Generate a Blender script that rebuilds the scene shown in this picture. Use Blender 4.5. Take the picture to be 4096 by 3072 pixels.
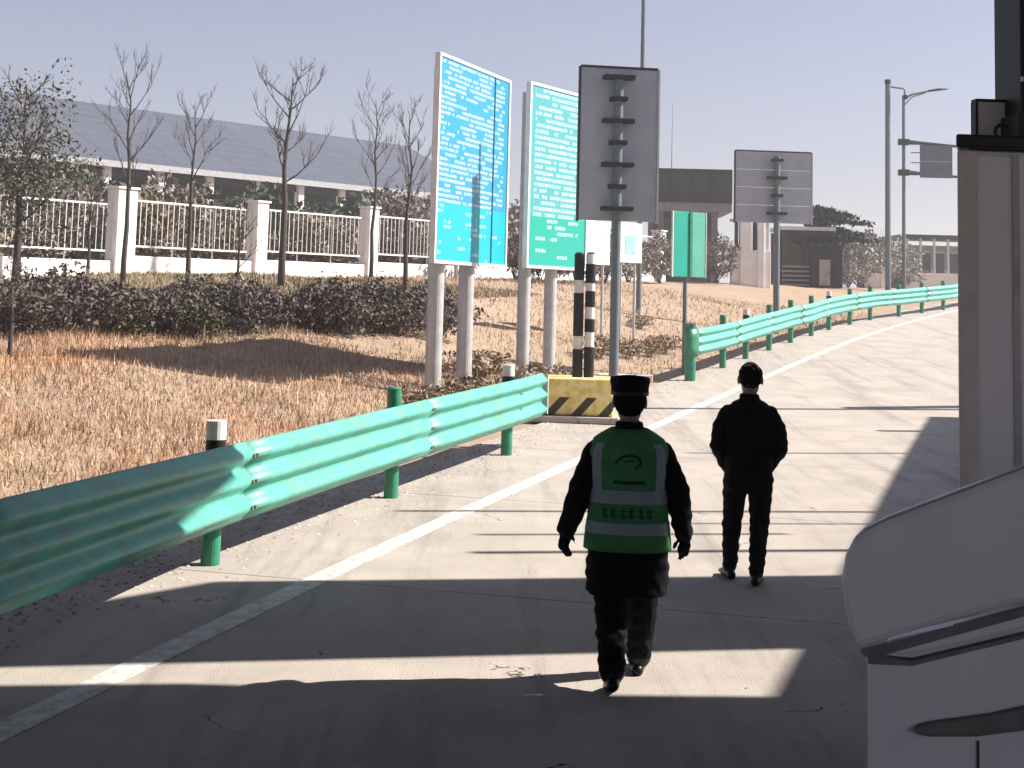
import bpy, bmesh, math, random
import numpy as np
from mathutils import Vector, Matrix
rng = np.random.default_rng(7); random.seed(7)
for o in list(bpy.data.objects): bpy.data.objects.remove(o)
S = bpy.context.scene
COL = S.collection
R = math.radians
# ------------------------------------------------------------------ camera
F = 1450.0; PITCH = R(6); ROLL = R(1.5); CH = 2.15
cp, sp = math.cos(PITCH), math.sin(PITCH)
fw = np.array([0, cp, sp]); up0 = np.array([0, -sp, cp]); r0 = np.array([1., 0, 0])
CR = r0*math.cos(ROLL) + up0*math.sin(ROLL); CU = up0*math.cos(ROLL) - r0*math.sin(ROLL)
CC = np.array([0, 0, CH]); SHY = -(91/F + math.tan(PITCH)/math.cos(ROLL))
cam = bpy.data.cameras.new('camera'); co = bpy.data.objects.new('camera', cam); COL.objects.link(co)
cam.sensor_width = 36; cam.lens = F/1024*36; cam.shift_y = SHY*F/1024
cam.clip_start = .05; cam.clip_end = 3000
M4 = Matrix(((CR[0], CU[0], -fw[0], 0), (CR[1], CU[1], -fw[1], 0), (CR[2], CU[2], -fw[2], CH), (0, 0, 0, 1)))
co.matrix_world = M4
S.camera = co
S.render.resolution_x = 1024; S.render.resolution_y = 768
# ------------------------------------------------------------------ sky, sun, exposure
SUN_EL = R(40); SUN_A = R(8)          # sun to the right (+x), a little ahead (+y)
w = bpy.data.worlds.new('World'); S.world = w; w.use_nodes = True
nt = w.node_tree; nt.nodes.clear()
out = nt.nodes.new('ShaderNodeOutputWorld'); bg = nt.nodes.new('ShaderNodeBackground')
sky = nt.nodes.new('ShaderNodeTexSky'); sky.sky_type = 'NISHITA'; sky.sun_disc = False
sky.sun_elevation = SUN_EL; sky.sun_rotation = R(90) - SUN_A
sky.air_density = 1.0; sky.dust_density = 1.2; sky.ozone_density = 2.0; sky.altitude = 50
hs = nt.nodes.new('ShaderNodeHueSaturation'); hs.inputs['Saturation'].default_value = .62
bg.inputs['Strength'].default_value = .051
nt.links.new(sky.outputs[0], hs.inputs['Color']); wb = nt.nodes.new('ShaderNodeMix'); wb.data_type = 'RGBA'; wb.blend_type = 'MULTIPLY'; wb.inputs[0].default_value = 1; wb.inputs[7].default_value = (.98, .94, 1.10, 1)
nt.links.new(hs.outputs[0], wb.inputs[6]); nt.links.new(wb.outputs[2], bg.inputs[0]); nt.links.new(bg.outputs[0], out.inputs[0])
sl = bpy.data.lights.new('sun', 'SUN'); sl.energy = 5.0; sl.angle = R(.5); sl.color = (1, .93, .84)
so = bpy.data.objects.new('sun', sl); COL.objects.link(so)
SD = Vector((math.cos(SUN_EL)*math.cos(SUN_A), math.cos(SUN_EL)*math.sin(SUN_A), math.sin(SUN_EL)))
so.rotation_euler = SD.to_track_quat('Z', 'Y').to_euler(); so.location = SD*40
vs = S.view_settings; vs.view_transform = 'Standard'; vs.look = 'None'; vs.gamma = 1; vs.use_curve_mapping = False
vs.exposure = 1.1
# ------------------------------------------------------------------ pixel helpers and terrain
def ray(u, v):
    d = fw + CR*((u-512)/F) + CU*((384-v)/F + SHY)
    return d/d[1]
def P(u, v, Y):
    return CC + ray(u, v)*Y
LP = np.array([(-3.45, 3), (-2.35, 7.14), (-1.15, 11.48), (.92, 19.33), (3.3, 26.5), (6.22, 33.6), (11.3, 46.2), (14.7, 52.8), (24.2, 69)])
PC = np.polyfit(LP[:, 1], LP[:, 0], 3)
def xl(y):
    y = np.asarray(y, float); yc = np.clip(y, 2, 72)
    return np.polyval(PC, yc) + (y-yc)*np.where(y > 72, np.polyval(np.polyder(PC), 72.), np.polyval(np.polyder(PC), 2.))
def dxl(y):
    return np.polyval(np.polyder(PC), np.clip(np.asarray(y, float), 2, 72))
def zr(y):
    y = np.asarray(y, float)
    z = np.where(y < 15, 0, np.where(y < 40, .0012*(np.minimum(y, 40)-15)**2, .75+.06*(np.minimum(y, 72)-40)))
    return z + np.where(y > 72, .5*(1-np.exp(-(np.maximum(y, 72)-72)/8.3)), 0)
def sst(a, b, x):
    t = np.clip((x-a)/(b-a), 0, 1); return t*t*(3-2*t)
def off(x, y):
    a = np.arctan(dxl(y)); return (x-xl(y))*np.cos(a)
def zb(y):
    y = np.asarray(y, float)
    return .12 + 2.28*np.clip((y-13)/30, 0, 1) + .02*np.clip(y-43, 0, 25)
def hgt(x, y):
    x = np.asarray(x, float); y = np.asarray(y, float)
    t = off(x, y); k = sst(-1.9, -12, t)
    bump = (np.sin(x*1.3+y*.7)*.03 + np.sin(x*.43-y*.9+1)*.05)*sst(-2.2, -4.5, t)
    return zr(y) - .035 + (zb(y)-zr(y))*k + bump
def G(u, v):
    d = ray(u, v); Y = np.arange(3, 150, .02)
    p = CC[None] + d[None]*Y[:, None]
    i = np.argmax(p[:, 2] < hgt(p[:, 0], p[:, 1])+.03)
    return p[i]
# ------------------------------------------------------------------ materials
MATS = {}
def mat(name, col, rough=.7, metal=0., var=.15, scale=6., bump=.0, bscale=60., col2=None, spec=.3, coords='Object', lo=.35, hi=.65, detail=6, grime=None, cracks=None):
    if name in MATS: return MATS[name]
    m = bpy.data.materials.new(name); m.use_nodes = True; MATS[name] = m
    n = m.node_tree.nodes; l = m.node_tree.links; b = n['Principled BSDF']
    b.inputs['Roughness'].default_value = rough; b.inputs['Metallic'].default_value = metal
    b.inputs['Specular IOR Level'].default_value = spec
    tc = n.new('ShaderNodeTexCoord')
    nz = n.new('ShaderNodeTexNoise'); nz.inputs['Scale'].default_value = scale; nz.inputs['Detail'].default_value = detail; nz.inputs['Roughness'].default_value = .65
    l.new(tc.outputs[coords], nz.inputs['Vector'])
    cr = n.new('ShaderNodeValToRGB'); c2 = col2 if col2 else tuple(c*(1-var*2) for c in col)
    cr.color_ramp.elements[0].position = lo; cr.color_ramp.elements[1].position = hi
    cr.color_ramp.elements[0].color = (*c2, 1); cr.color_ramp.elements[1].color = (*col, 1)
    l.new(nz.outputs['Fac'], cr.inputs[0]); l.new(cr.outputs[0], b.inputs['Base Color'])
    if grime:
        n3 = n.new('ShaderNodeTexNoise'); n3.inputs['Scale'].default_value = grime[0]; n3.inputs['Detail'].default_value = 8; n3.inputs['Roughness'].default_value = .7
        mp = n.new('ShaderNodeMapping'); mp.inputs['Rotation'].default_value = (0, 0, grime[5]); mp.inputs['Scale'].default_value = grime[4]; l.new(tc.outputs[coords], mp.inputs[0]); l.new(mp.outputs[0], n3.inputs['Vector'])
        r3 = n.new('ShaderNodeValToRGB'); r3.color_ramp.elements[0].position = grime[1]; r3.color_ramp.elements[1].position = grime[2]
        l.new(n3.outputs['Fac'], r3.inputs[0]); m3 = n.new('ShaderNodeMix'); m3.data_type = 'RGBA'; l.new(r3.outputs[0], m3.inputs[0]); l.new(cr.outputs[0], m3.inputs[6]); m3.inputs[7].default_value = (*grime[3], 1)
        last = m3.outputs[2]
        if cracks:
            vo_ = n.new('ShaderNodeTexVoronoi'); vo_.feature = 'DISTANCE_TO_EDGE'; vo_.inputs['Scale'].default_value = cracks[0]
            nd = n.new('ShaderNodeTexNoise'); nd.inputs['Scale'].default_value = 2.2; nd.inputs['Detail'].default_value = 6; l.new(tc.outputs[coords], nd.inputs['Vector'])
            va = n.new('ShaderNodeVectorMath'); va.operation = 'MULTIPLY_ADD'; l.new(nd.outputs['Color'], va.inputs[0]); va.inputs[1].default_value = (.9,)*3; l.new(tc.outputs[coords], va.inputs[2]); l.new(va.outputs[0], vo_.inputs['Vector'])
            lt = n.new('ShaderNodeMath'); lt.operation = 'LESS_THAN'; l.new(vo_.outputs['Distance'], lt.inputs[0]); lt.inputs[1].default_value = cracks[1]
            g2 = n.new('ShaderNodeMath'); g2.operation = 'GREATER_THAN'; l.new(nz.outputs['Fac'], g2.inputs[0]); g2.inputs[1].default_value = cracks[2]
            mm_ = n.new('ShaderNodeMath'); mm_.operation = 'MULTIPLY'; l.new(lt.outputs[0], mm_.inputs[0]); l.new(g2.outputs[0], mm_.inputs[1])
            m4 = n.new('ShaderNodeMix'); m4.data_type = 'RGBA'; l.new(mm_.outputs[0], m4.inputs[0]); l.new(last, m4.inputs[6]); m4.inputs[7].default_value = (.10, .085, .075, 1); last = m4.outputs[2]
        l.new(last, b.inputs['Base Color'])
    if bump:
        n2 = n.new('ShaderNodeTexNoise'); n2.inputs['Scale'].default_value = bscale; n2.inputs['Detail'].default_value = 5
        l.new(tc.outputs[coords], n2.inputs['Vector'])
        bp = n.new('ShaderNodeBump'); bp.inputs['Strength'].default_value = bump; bp.inputs['Distance'].default_value = .02
        l.new(n2.outputs['Fac'], bp.inputs['Height']); l.new(bp.outputs[0], b.inputs['Normal'])
    return m
def leafmat(name, c1, c2, rough=.7, patch=None):
    m = bpy.data.materials.new(name); m.use_nodes = True; MATS[name] = m
    n = m.node_tree.nodes; l = m.node_tree.links; b = n['Principled BSDF']; b.inputs['Roughness'].default_value = rough
    b.inputs['Specular IOR Level'].default_value = .15
    g = n.new('ShaderNodeNewGeometry'); cr = n.new('ShaderNodeValToRGB')
    cr.color_ramp.elements[0].color = (*c1, 1); cr.color_ramp.elements[1].color = (*c2, 1)
    l.new(g.outputs['Random Per Island'], cr.inputs[0]); l.new(cr.outputs[0], b.inputs['Base Color'])
    if patch:
        tc = n.new('ShaderNodeTexCoord'); last = cr.outputs[0]
        for k, (sc, p0_, p1_, c_) in enumerate(patch):
            nz = n.new('ShaderNodeTexNoise'); nz.noise_dimensions = '4D'; nz.inputs['W'].default_value = k*3.7; nz.inputs['Scale'].default_value = sc; nz.inputs['Detail'].default_value = 5; l.new(tc.outputs['Object'], nz.inputs['Vector'])
            rr = n.new('ShaderNodeMapRange'); rr.inputs[1].default_value = p0_; rr.inputs[2].default_value = p1_; l.new(nz.outputs['Fac'], rr.inputs[0])
            mx = n.new('ShaderNodeMix'); mx.data_type = 'RGBA'; mx.blend_type = 'MULTIPLY'; l.new(rr.outputs[0], mx.inputs[0]); l.new(last, mx.inputs[6]); mx.inputs[7].default_value = (*c_, 1); last = mx.outputs[2]
        l.new(last, b.inputs['Base Color'])
    return m
# ------------------------------------------------------------------ object helpers
def tag(o, label=None, cat=None, group=None, kind=None):
    if label: o['label'] = label
    if cat: o['category'] = cat
    if group: o['group'] = group
    if kind: o['kind'] = kind
    return o
def empty(name, loc, rz=0., label=None, cat=None, group=None):
    o = bpy.data.objects.new(name, None); COL.objects.link(o); o.location = loc; o.rotation_euler = (0, 0, rz)
    o.empty_display_size = .2
    return tag(o, label, cat, group)
def link(name, me, m, parent=None):
    o = bpy.data.objects.new(name, me); COL.objects.link(o)
    if m is not None:
        for q in (m if isinstance(m, (list, tuple)) else [m]): me.materials.append(q)
    if parent: o.parent = parent
    return o
def ob(name, bm, m, parent=None, smooth=False, bevel=0.):
    me = bpy.data.meshes.new(name); bm.normal_update(); bm.to_mesh(me); bm.free()
    if smooth: me.polygons.foreach_set('use_smooth', [True]*len(me.polygons))
    o = link(name, me, m, parent)
    if bevel:
        b = o.modifiers.new('bevel', 'BEVEL'); b.width = bevel; b.segments = 2; b.limit_method = 'ANGLE'
    return o
def pydata(name, v, f, m, parent=None, smooth=False):
    me = bpy.data.meshes.new(name); me.from_pydata([tuple(map(float, q)) for q in v], [], [tuple(map(int, q)) for q in f]); me.update()
    if smooth: me.polygons.foreach_set('use_smooth', [True]*len(me.polygons))
    return link(name, me, m, parent)
def box(bm, c, s, rz=0.):
    mt = Matrix.Translation(Vector(map(float, c))) @ Matrix.Rotation(rz, 4, 'Z') @ Matrix.Diagonal((float(s[0]), float(s[1]), float(s[2]), 1))
    bmesh.ops.create_cube(bm, size=1, matrix=mt); return bm
def nb(): return bmesh.new()
def ring_tube(bm, pts, rad, n=10, cap=True):
    """loft through points; rad a number or (ra, rb) per point"""
    pts = [Vector(map(float, p)) for p in pts]; rings = []
    ref = None
    for i, p in enumerate(pts):
        d = (pts[min(i+1, len(pts)-1)] - pts[max(i-1, 0)])
        if d.length < 1e-9: d = Vector((0, 0, 1))
        d.normalize()
        if ref is None:
            ref = Vector((1, 0, 0)) if abs(d.x) < .9 else Vector((0, 1, 0))
        a = (ref - d*ref.dot(d)).normalized(); ref = a; b = d.cross(a)
        r = rad[i] if isinstance(rad, (list, tuple)) else rad
        ra, rb = r if isinstance(r, (list, tuple)) else (r, r)
        rings.append([bm.verts.new(p + a*(ra*math.cos(2*math.pi*k/n)) + b*(rb*math.sin(2*math.pi*k/n))) for k in range(n)])
    for i in range(len(rings)-1):
        for k in range(n):
            bm.faces.new((rings[i][k], rings[i][(k+1) % n], rings[i+1][(k+1) % n], rings[i+1][k]))
    if cap:
        bm.faces.new(rings[0][::-1]); bm.faces.new(rings[-1])
    return bm
def cyl(bm, p0, p1, r0, r1=None, n=12):
    return ring_tube(bm, [p0, p1], [r0, r0 if r1 is None else r1], n)
def prism(bm, poly, axis_vec):
    """extrude a polygon (3d points) along a vector"""
    a = [bm.verts.new(Vector(map(float, p))) for p in poly]; b = [bm.verts.new(Vector(map(float, p)) + Vector(axis_vec)) for p in poly]
    n = len(a)
    bm.faces.new(a); bm.faces.new(b[::-1])
    for i in range(n): bm.faces.new((a[i], b[i], b[(i+1) % n], a[(i+1) % n]))
    bmesh.ops.recalc_face_normals(bm, faces=bm.faces[:])
    return bm
# ------------------------------------------------------------------ palette
m_conc = mat('concrete_pavement', (.46, .41, .365), .88, var=.08, scale=1.1, bump=.35, bscale=90, coords='Object', col2=(.37, .33, .295), spec=.2, grime=(1.0, .5, .82, (.20, .175, .16), (2.4, .16, 1), R(17)), cracks=(.45, .0035, .585), detail=12)
m_paint = mat('worn_white_paint', (.64, .63, .62), .7, scale=9, col2=(.44, .40, .36), lo=.38, hi=.58, bump=.1, spec=.25)
m_teal = mat('turquoise_rail_paint', (.105, .44, .35), .45, scale=3, col2=(.085, .36, .29), spec=.5, bump=.05, bscale=20, grime=(4, .50, .80, (.17, .19, .14), (1, 1, .3), 0))
m_green = mat('green_post_paint', (.03, .26, .14), .4, scale=4, col2=(.02, .17, .10), spec=.5)
m_white = mat('white_paint', (.80, .79, .77), .6, scale=3, col2=(.66, .64, .62), spec=.3)
m_black = mat('black_paint', (.02, .02, .022), .5, scale=5, col2=(.012, .012, .014))
m_yellow = mat('yellow_paint', (.75, .56, .12), .6, scale=6, col2=(.55, .42, .12), bump=.08)
m_steel = mat('galvanised_steel', (.55, .55, .55), .45, metal=.35, scale=4, col2=(.42, .42, .43), spec=.5)
m_signback = mat('grey_sign_back', (.40, .41, .445), .55, metal=.2, scale=2.5, col2=(.34, .35, .385))
m_dark = mat('dark_metal', (.035, .038, .042), .5, scale=5, col2=(.02, .022, .025))
m_bark = mat('grey_bark', (.10, .085, .075), .9, scale=18, col2=(.045, .04, .036), bump=.3)
m_wood = mat('pale_stake_wood', (.62, .52, .42), .8, scale=12, col2=(.45, .36, .28))

# ================================================================== ground
def grid_axis(segs):
    a = [segs[0][0]]
    for s, e, d in segs:
        n = max(1, int(round((e-s)/d))); a += list(s + (e-s)*np.arange(1, n+1)/n)
    return np.array(a)
gx = grid_axis([(-600, -60, 45), (-60, -22, 2), (-22, 34, .55), (34, 70, 2), (70, 900, 60)])
gy = grid_axis([(-80, 0, 8), (0, 62, .55), (62, 120, 2), (120, 1200, 90)])
X, Y = np.meshgrid(gx, gy); Z = hgt(X, Y)
nx, ny = len(gx), len(gy)
idx = np.arange(nx*ny).reshape(ny, nx)
fc = np.stack([idx[:-1, :-1], idx[:-1, 1:], idx[1:, 1:], idx[1:, :-1]], -1).reshape(-1, 4)
def fastmesh(name, verts, faces, m, parent=None, smooth=False):
    verts = np.asarray(verts, np.float32); faces = np.asarray(faces, np.int32); k = faces.shape[1]
    me = bpy.data.meshes.new(name); me.vertices.add(len(verts)); me.vertices.foreach_set('co', verts.ravel())
    me.loops.add(faces.size); me.loops.foreach_set('vertex_index', faces.ravel())
    me.polygons.add(len(faces)); me.polygons.foreach_set('loop_start', np.arange(0, faces.size, k, dtype=np.int32))
    me.polygons.foreach_set('loop_total', np.full(len(faces), k, np.int32))
    me.update(calc_edges=True)
    if smooth: me.polygons.foreach_set('use_smooth', [True]*len(faces))
    return link(name, me, m, parent)
# ground: dry soil and litter, olive patches further up the bank
m_ground = mat('dry_soil', (.38, .28, .20), .95, scale=.9, col2=(.30, .22, .15), bump=.6, bscale=22, lo=.3, hi=.6, detail=9)
g = fastmesh('ground', np.stack([X, Y, Z], -1).reshape(-1, 3), fc, m_ground, smooth=True)
tag(g, kind='structure')

# ================================================================== road of concrete slabs
road = empty('road', (0, 0, 0)); tag(road, 'pale concrete road rising and curving away from the shaded toll lane', 'road', kind='structure')
def rp(y, t, dz=0.):
    a = math.atan(float(dxl(y))); yy = y - t*math.sin(a)
    return (float(xl(y)) + t*math.cos(a), yy, float(zr(yy)) + dz)
ys = np.arange(-7, 74, 4.5); ts = [-1.75, 7.4, 16.7]
gap = .007
slabmats = [m_conc,
    mat('concrete_pavement_b', (.445, .40, .355), .88, scale=1.3, bump=.35, bscale=90, col2=(.36, .32, .285), spec=.2, grime=(1.0, .5, .82, (.20, .175, .16), (2.4, .16, 1), R(17)), cracks=(.45, .0035, .585), detail=12),
    mat('concrete_pavement_c', (.47, .42, .375), .88, scale=.9, bump=.35, bscale=90, col2=(.39, .345, .31), spec=.2, grime=(1.0, .5, .82, (.20, .175, .16), (2.4, .16, 1), R(17)), cracks=(.45, .0035, .585), detail=12)]
for i in range(len(ys)-1):
    for j in range(len(ts)-1):
        bm = nb(); rows_ = []
        for y_ in np.linspace(ys[i]+gap, ys[i+1]-gap, 5):
            a_, b_ = rp(y_, ts[j]+gap), rp(y_, ts[j+1]-gap); mid = rp(y_, (ts[j]+ts[j+1])/2)
            rows_.append([bm.verts.new(a_), bm.verts.new(mid), bm.verts.new(b_), bm.verts.new((b_[0], b_[1], b_[2]-.2)), bm.verts.new((a_[0], a_[1], a_[2]-.2))])
        for k in range(4):
            for m_ in range(5): bm.faces.new((rows_[k][m_], rows_[k][(m_+1) % 5], rows_[k+1][(m_+1) % 5], rows_[k+1][m_]))
        bm.faces.new(rows_[0][::-1]); bm.faces.new(rows_[-1]); bmesh.ops.recalc_face_normals(bm, faces=bm.faces[:])
        ob('slab', bm, slabmats[(i*3+j*5) % 3], road)
v = []; f = []
for k, y in enumerate(np.arange(73.6, 200, 4)):
    v += [rp(y, -1.75, -.006), rp(y, 16.7, -.006)]
    if k: f.append((2*k-2, 2*k-1, 2*k+1, 2*k))
pydata('far_carriageway', v, f, m_conc, road)
v = []; f = []
for k, y in enumerate(np.arange(1, 73, .75)):
    v += [rp(y, -.10, .003), rp(y, .10, .003)]
    if k: f.append((2*k-2, 2*k-1, 2*k+1, 2*k))
pydata('edge_line', v, f, m_paint, road)
# dust, grit and pebbles blown along the shoulder
n = 5200
yy = rng.uniform(5, 40, n)**1.0; tt = -1.72 + np.abs(rng.normal(0, .45, n)); tt = np.where(tt > -.25, -1.7+rng.random(n)*.5, tt)
V = []; Fc = []
for k in range(n):
    x, y, z = rp(yy[k], tt[k]); s = float(rng.uniform(.006, .022)); b = len(V)
    a = rng.uniform(0, 6.28)
    for q in range(3): V.append((x+s*math.cos(a+q*2.1)*1.3, y+s*math.sin(a+q*2.1), z+.001))
    V.append((x, y, z+s*.8)); Fc += [(b, b+1, b+3), (b+1, b+2, b+3), (b+2, b, b+3)]
o = fastmesh('gravel', V, Fc, leafmat('grit', (.28, .24, .21), (.62, .55, .48), .9))
tag(o, 'loose grit and pebbles scattered along the road shoulder', 'gravel', kind='stuff')

# ================================================================== dry grass on the bank
def blades(n, xr, yr, lmin, lmax, wd, keep, name, m, label, seed):
    r = np.random.default_rng(seed)
    x = r.uniform(*xr, n); y = yr[0] + (yr[1]-yr[0])*r.random(n)**1.35
    k = keep(x, y, r); x = x[k]; y = y[k]; n = len(x); z = hgt(x, y)
    L = r.uniform(lmin, lmax, n)*(.7+.5*np.sin(x*.9+np.sin(y*.6)*2)**2); a = r.uniform(0, 6.283, n); lean = np.abs(r.normal(0, .95, n)); la = r.uniform(0, 6.283, n)
    W = wd*r.uniform(.6, 1.5, n)*(.7+y/28)
    v = np.empty((n, 3, 3), np.float32)
    v[:, 0] = np.stack([x+np.cos(a)*W, y+np.sin(a)*W, z-.01], -1); v[:, 1] = np.stack([x-np.cos(a)*W, y-np.sin(a)*W, z-.01], -1)
    v[:, 2] = np.stack([x+np.cos(la)*L*np.sin(lean), y+np.sin(la)*L*np.sin(lean), z+L*np.abs(np.cos(lean))+.01], -1)
    o = fastmesh(name, v.reshape(-1, 3), np.arange(n*3).reshape(-1, 3), m)
    return tag(o, label, 'grass', kind='stuff')
m_grass = leafmat('dry_grass', (.33, .225, .155), (.62, .465, .345), .9, patch=[(.35, .48, .62, (.95, .82, .74)), (.5, .5, .62, (1.25, 1.22, 1.15)), (1.3, .56, .68, (.55, .55, .45))])
blades(720000, (-22, 16), (5, 56), .06, .18, .006, lambda x, y, r: (off(x, y) < -2.05) & (off(x, y) > -22) & (np.abs(x/np.maximum(y, 1)-0) < .42) & (r.random(len(x)) < np.where(y > 31, .15, 1.)),
       'dry_grass', m_grass, 'dry tan and rust coloured grass covering the roadside bank', 3)
m_grass2 = leafmat('olive_grass', (.17, .15, .085), (.38, .325, .22), .9)
blades(26000, (-22, 16), (6, 40), .16, .42, .006, lambda x, y, r: (off(x, y) < -2.2) & (np.abs(x/y) < .42) & (np.sin(x*2.1+np.sin(y*1.3)*2)*np.sin(y*1.7+x) > .45), 'tall_dry_grass', m_grass, 'scattered taller tufts of dry grass on the roadside bank', 9)
blades(130000, (-24, 4), (30, 45), .05, .15, .009, lambda x, y, r: (off(x, y) < -9) & (np.abs(x/y) < .42), 'olive_grass', m_grass2, 'yellowish olive grass strip below the white perimeter wall', 5)

# ================================================================== guardrails
def beam_profile(h):
    pr = []
    for k in range(25):
        q = k/24; z = (q-.5)*h
        pr.append((.042*(math.cos(q*3*2*math.pi+math.pi)), z))
    return pr
def path_frames(pts):
    pts = [Vector(map(float, p)) for p in pts]; fr = []
    for i, p in enumerate(pts):
        d = pts[min(i+1, len(pts)-1)] - pts[max(i-1, 0)]; d.z = 0; d.normalize()
        fr.append((p, d, Vector((d.y, -d.x, 0))))      # normal to the right (road side)
    return fr
def beam_sheet(pts, h, thick=.006, grow=0.):
    """three-wave rail along centre points [(x,y,zc)]"""
    bm = nb(); fr = path_frames(pts); rows = []
    for p, d, nn in fr:
        a = [bm.verts.new(p + nn*(o_+.05+grow) + Vector((0, 0, z))) for o_, z in beam_profile(h)]
        b = [bm.verts.new(p + nn*(o_+.05+grow-thick) + Vector((0, 0, z))) for o_, z in beam_profile(h)]
        rows.append((a, b))
    for i in range(len(rows)-1):
        for k in range(24):
            bm.faces.new((rows[i][0][k], rows[i+1][0][k], rows[i+1][0][k+1], rows[i][0][k+1]))
            bm.faces.new((rows[i][1][k+1], rows[i+1][1][k+1], rows[i+1][1][k], rows[i][1][k]))
        for k in (0, 24):
            bm.faces.new((rows[i][0][k], rows[i][1][k], rows[i+1][1][k], rows[i+1][0][k]))
    for r_ in (rows[0], rows[-1]):
        for k in range(24): bm.faces.new((r_[0][k], r_[0][k+1], r_[1][k+1], r_[1][k]))
    bmesh.ops.recalc_face_normals(bm, faces=bm.faces[:])
    return bm
def interp_path(pts, s0, s1, n=5):
    P_ = np.array(pts, float); d = np.r_[0, np.cumsum(np.linalg.norm(np.diff(P_[:, :2], axis=0), axis=1))]
    ss = np.linspace(s0, s1, n); return [tuple(np.interp(s, d, P_[:, k]) for k in range(3)) for s in ss], d
def guardrail(root, path, joints, h, posts, post_r, caps=(), over=.16, post_over=.14):
    """path [(x,y,zc)], joints = distances where panels meet, posts = (distance, top_extra)"""
    for i in range(len(joints)-1):
        s0 = joints[i]-(over if i else 0); pts, d = interp_path(path, s0, joints[i+1], 9)
        ob('beam_panel', beam_sheet(pts, h, grow=.007*((len(joints)-i) % 2)), m_teal, root, smooth=True)
        if i:      # bolts at the lap
            for ds in (-.11, -.05):
                for q in (-1/3, 0, 1/3):
                    pp, _ = interp_path(path, joints[i]+ds, joints[i]+ds+.02, 2); fr = path_frames(pp)[0]
                    c = fr[0] + fr[2]*.10 + Vector((0, 0, q*h)); b = nb(); cyl(b, c, c+fr[2]*.016, .016, n=6); ob('bolt', b, mat('rusty_bolt', (.20, .17, .14), .7, scale=40, col2=(.13, .08, .05)), root)
    for s, kind in posts:
        pp, _ = interp_path(path, s, s+.05, 2); fr = path_frames(pp)[0]
        base = fr[0] - fr[2]*(post_r+.10); gz = float(hgt(base.x, base.y)); top = fr[0].z + h/2 + post_over
        b = nb(); cyl(b, (base.x, base.y, gz-.12), (base.x, base.y, top), post_r, n=20)
        po = ob('post', b, m_green, root, smooth=False)
        b = nb(); cyl(b, (base.x, base.y, top+.001), (base.x, base.y, top+.018), post_r*1.06, post_r*.8, n=20); ob('post_cap', b, m_green, po)
        if kind == 'white':
            b = nb(); cyl(b, (base.x, base.y, top-.115), (base.x, base.y, top+.03), post_r*1.05, n=20); ob('white_sleeve', b, m_white, po)
            b = nb(); cyl(b, (base.x, base.y, top-.26), (base.x, base.y, top-.12), post_r*1.03, n=20); ob('black_band', b, m_black, po)
        c = fr[0] - fr[2]*.03; b = nb(); box(b, (c.x, c.y, fr[0].z), (.14, .09, h*.72), math.atan2(fr[1].y, fr[1].x)); ob('spacer_block', b, m_green, root, bevel=.008)
# near rail: posts stand at the photographed feet
pn = [G(215, 567), G(393, 499), G(507, 456)]
npth = [(-2.95, 2.6, .74), (-2.63, 7.6, .72), (pn[0][0]+.12, pn[0][1], .63), (pn[1][0]+.14, pn[1][1], .68), (pn[2][0]+.16, pn[2][1], .73), (pn[2][0]+.46, pn[2][1]+1.15, .75)]
_, dn = interp_path(npth, 0, 1)
nr = empty('guardrail', (npth[2][0], npth[2][1], 0), 0, 'turquoise three-wave guardrail on green posts between the shoulder and the dry bank', 'guardrail')
nr.location = (0, 0, 0)
guardrail(nr, npth, [0, dn[2]-4.1, dn[2]+.22, dn[3]+.55, dn[5]], .60, [(dn[2]-4, ''), (dn[2], 'white'), (dn[3], ''), (dn[4], 'white')], .075, over=.2)
# wrapped end piece of the near rail
e0 = Vector(npth[-1]); d_ = (Vector(npth[-1])-Vector(npth[-2])); d_.z = 0; d_.normalize(); nn_ = Vector((d_.y, -d_.x, 0))
b = nb()
arc = []
for k in range(9):
    a = k/8*math.pi
    arc.append(e0 + d_*(.02+.16*math.sin(a)) + nn_*(.09-.10*(1-math.cos(a))))
for k in range(8):
    p, q = arc[k], arc[k+1]
    vs_ = [b.verts.new((p.x, p.y, e0.z-.27)), b.verts.new((q.x, q.y, e0.z-.27)), b.verts.new((q.x, q.y, e0.z+.27)), b.verts.new((p.x, p.y, e0.z+.27))]
    b.faces.new(vs_)
eo = ob('end_wrap', b, mat('pale_end_paint', (.62, .72, .66), .5, scale=5, col2=(.5, .6, .55)), nr); eo.modifiers.new('s', 'SOLIDIFY').thickness = .006
# gore rail further on
gp = [(690, 382), (728, 370), (755, 358), (778, 350), (796, 343), (812, 339), (824, 333), (847, 327), (882, 319), (907, 317)]
gpts = [(G(*q)) for q in gp]
gpath = []
for k, y in enumerate(np.r_[np.linspace(gpts[0][1]+.35, 54.5, 14), 60, 66, 73, 80]):
    x_ = np.interp(y, [p[1] for p in gpts]+[60, 66, 73, 80], [p[0] for p in gpts]+[18.3, 21.8, 26, 31])
    zc = float(zr(y)) + np.interp(y, [31, 36, 42, 50, 60], [.83, .80, .78, .78, .72])
    gpath.append((x_, y, zc))
_, dg = interp_path(gpath, 0, 1)
gr = empty('guardrail', (0, 0, 0), 0, 'pale green guardrail curving uphill beside the white edge line, begins at a tall end post', 'guardrail')
L_ = dg[-1]
guardrail(gr, gpath, list(np.arange(0, L_, 4.0))[:-1]+[L_-.1], .58, [(s, 'white' if i in (1, 5) else '') for i, s in enumerate(np.arange(3.2, L_-1, 2.75))], .08, post_over=.16)
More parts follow.
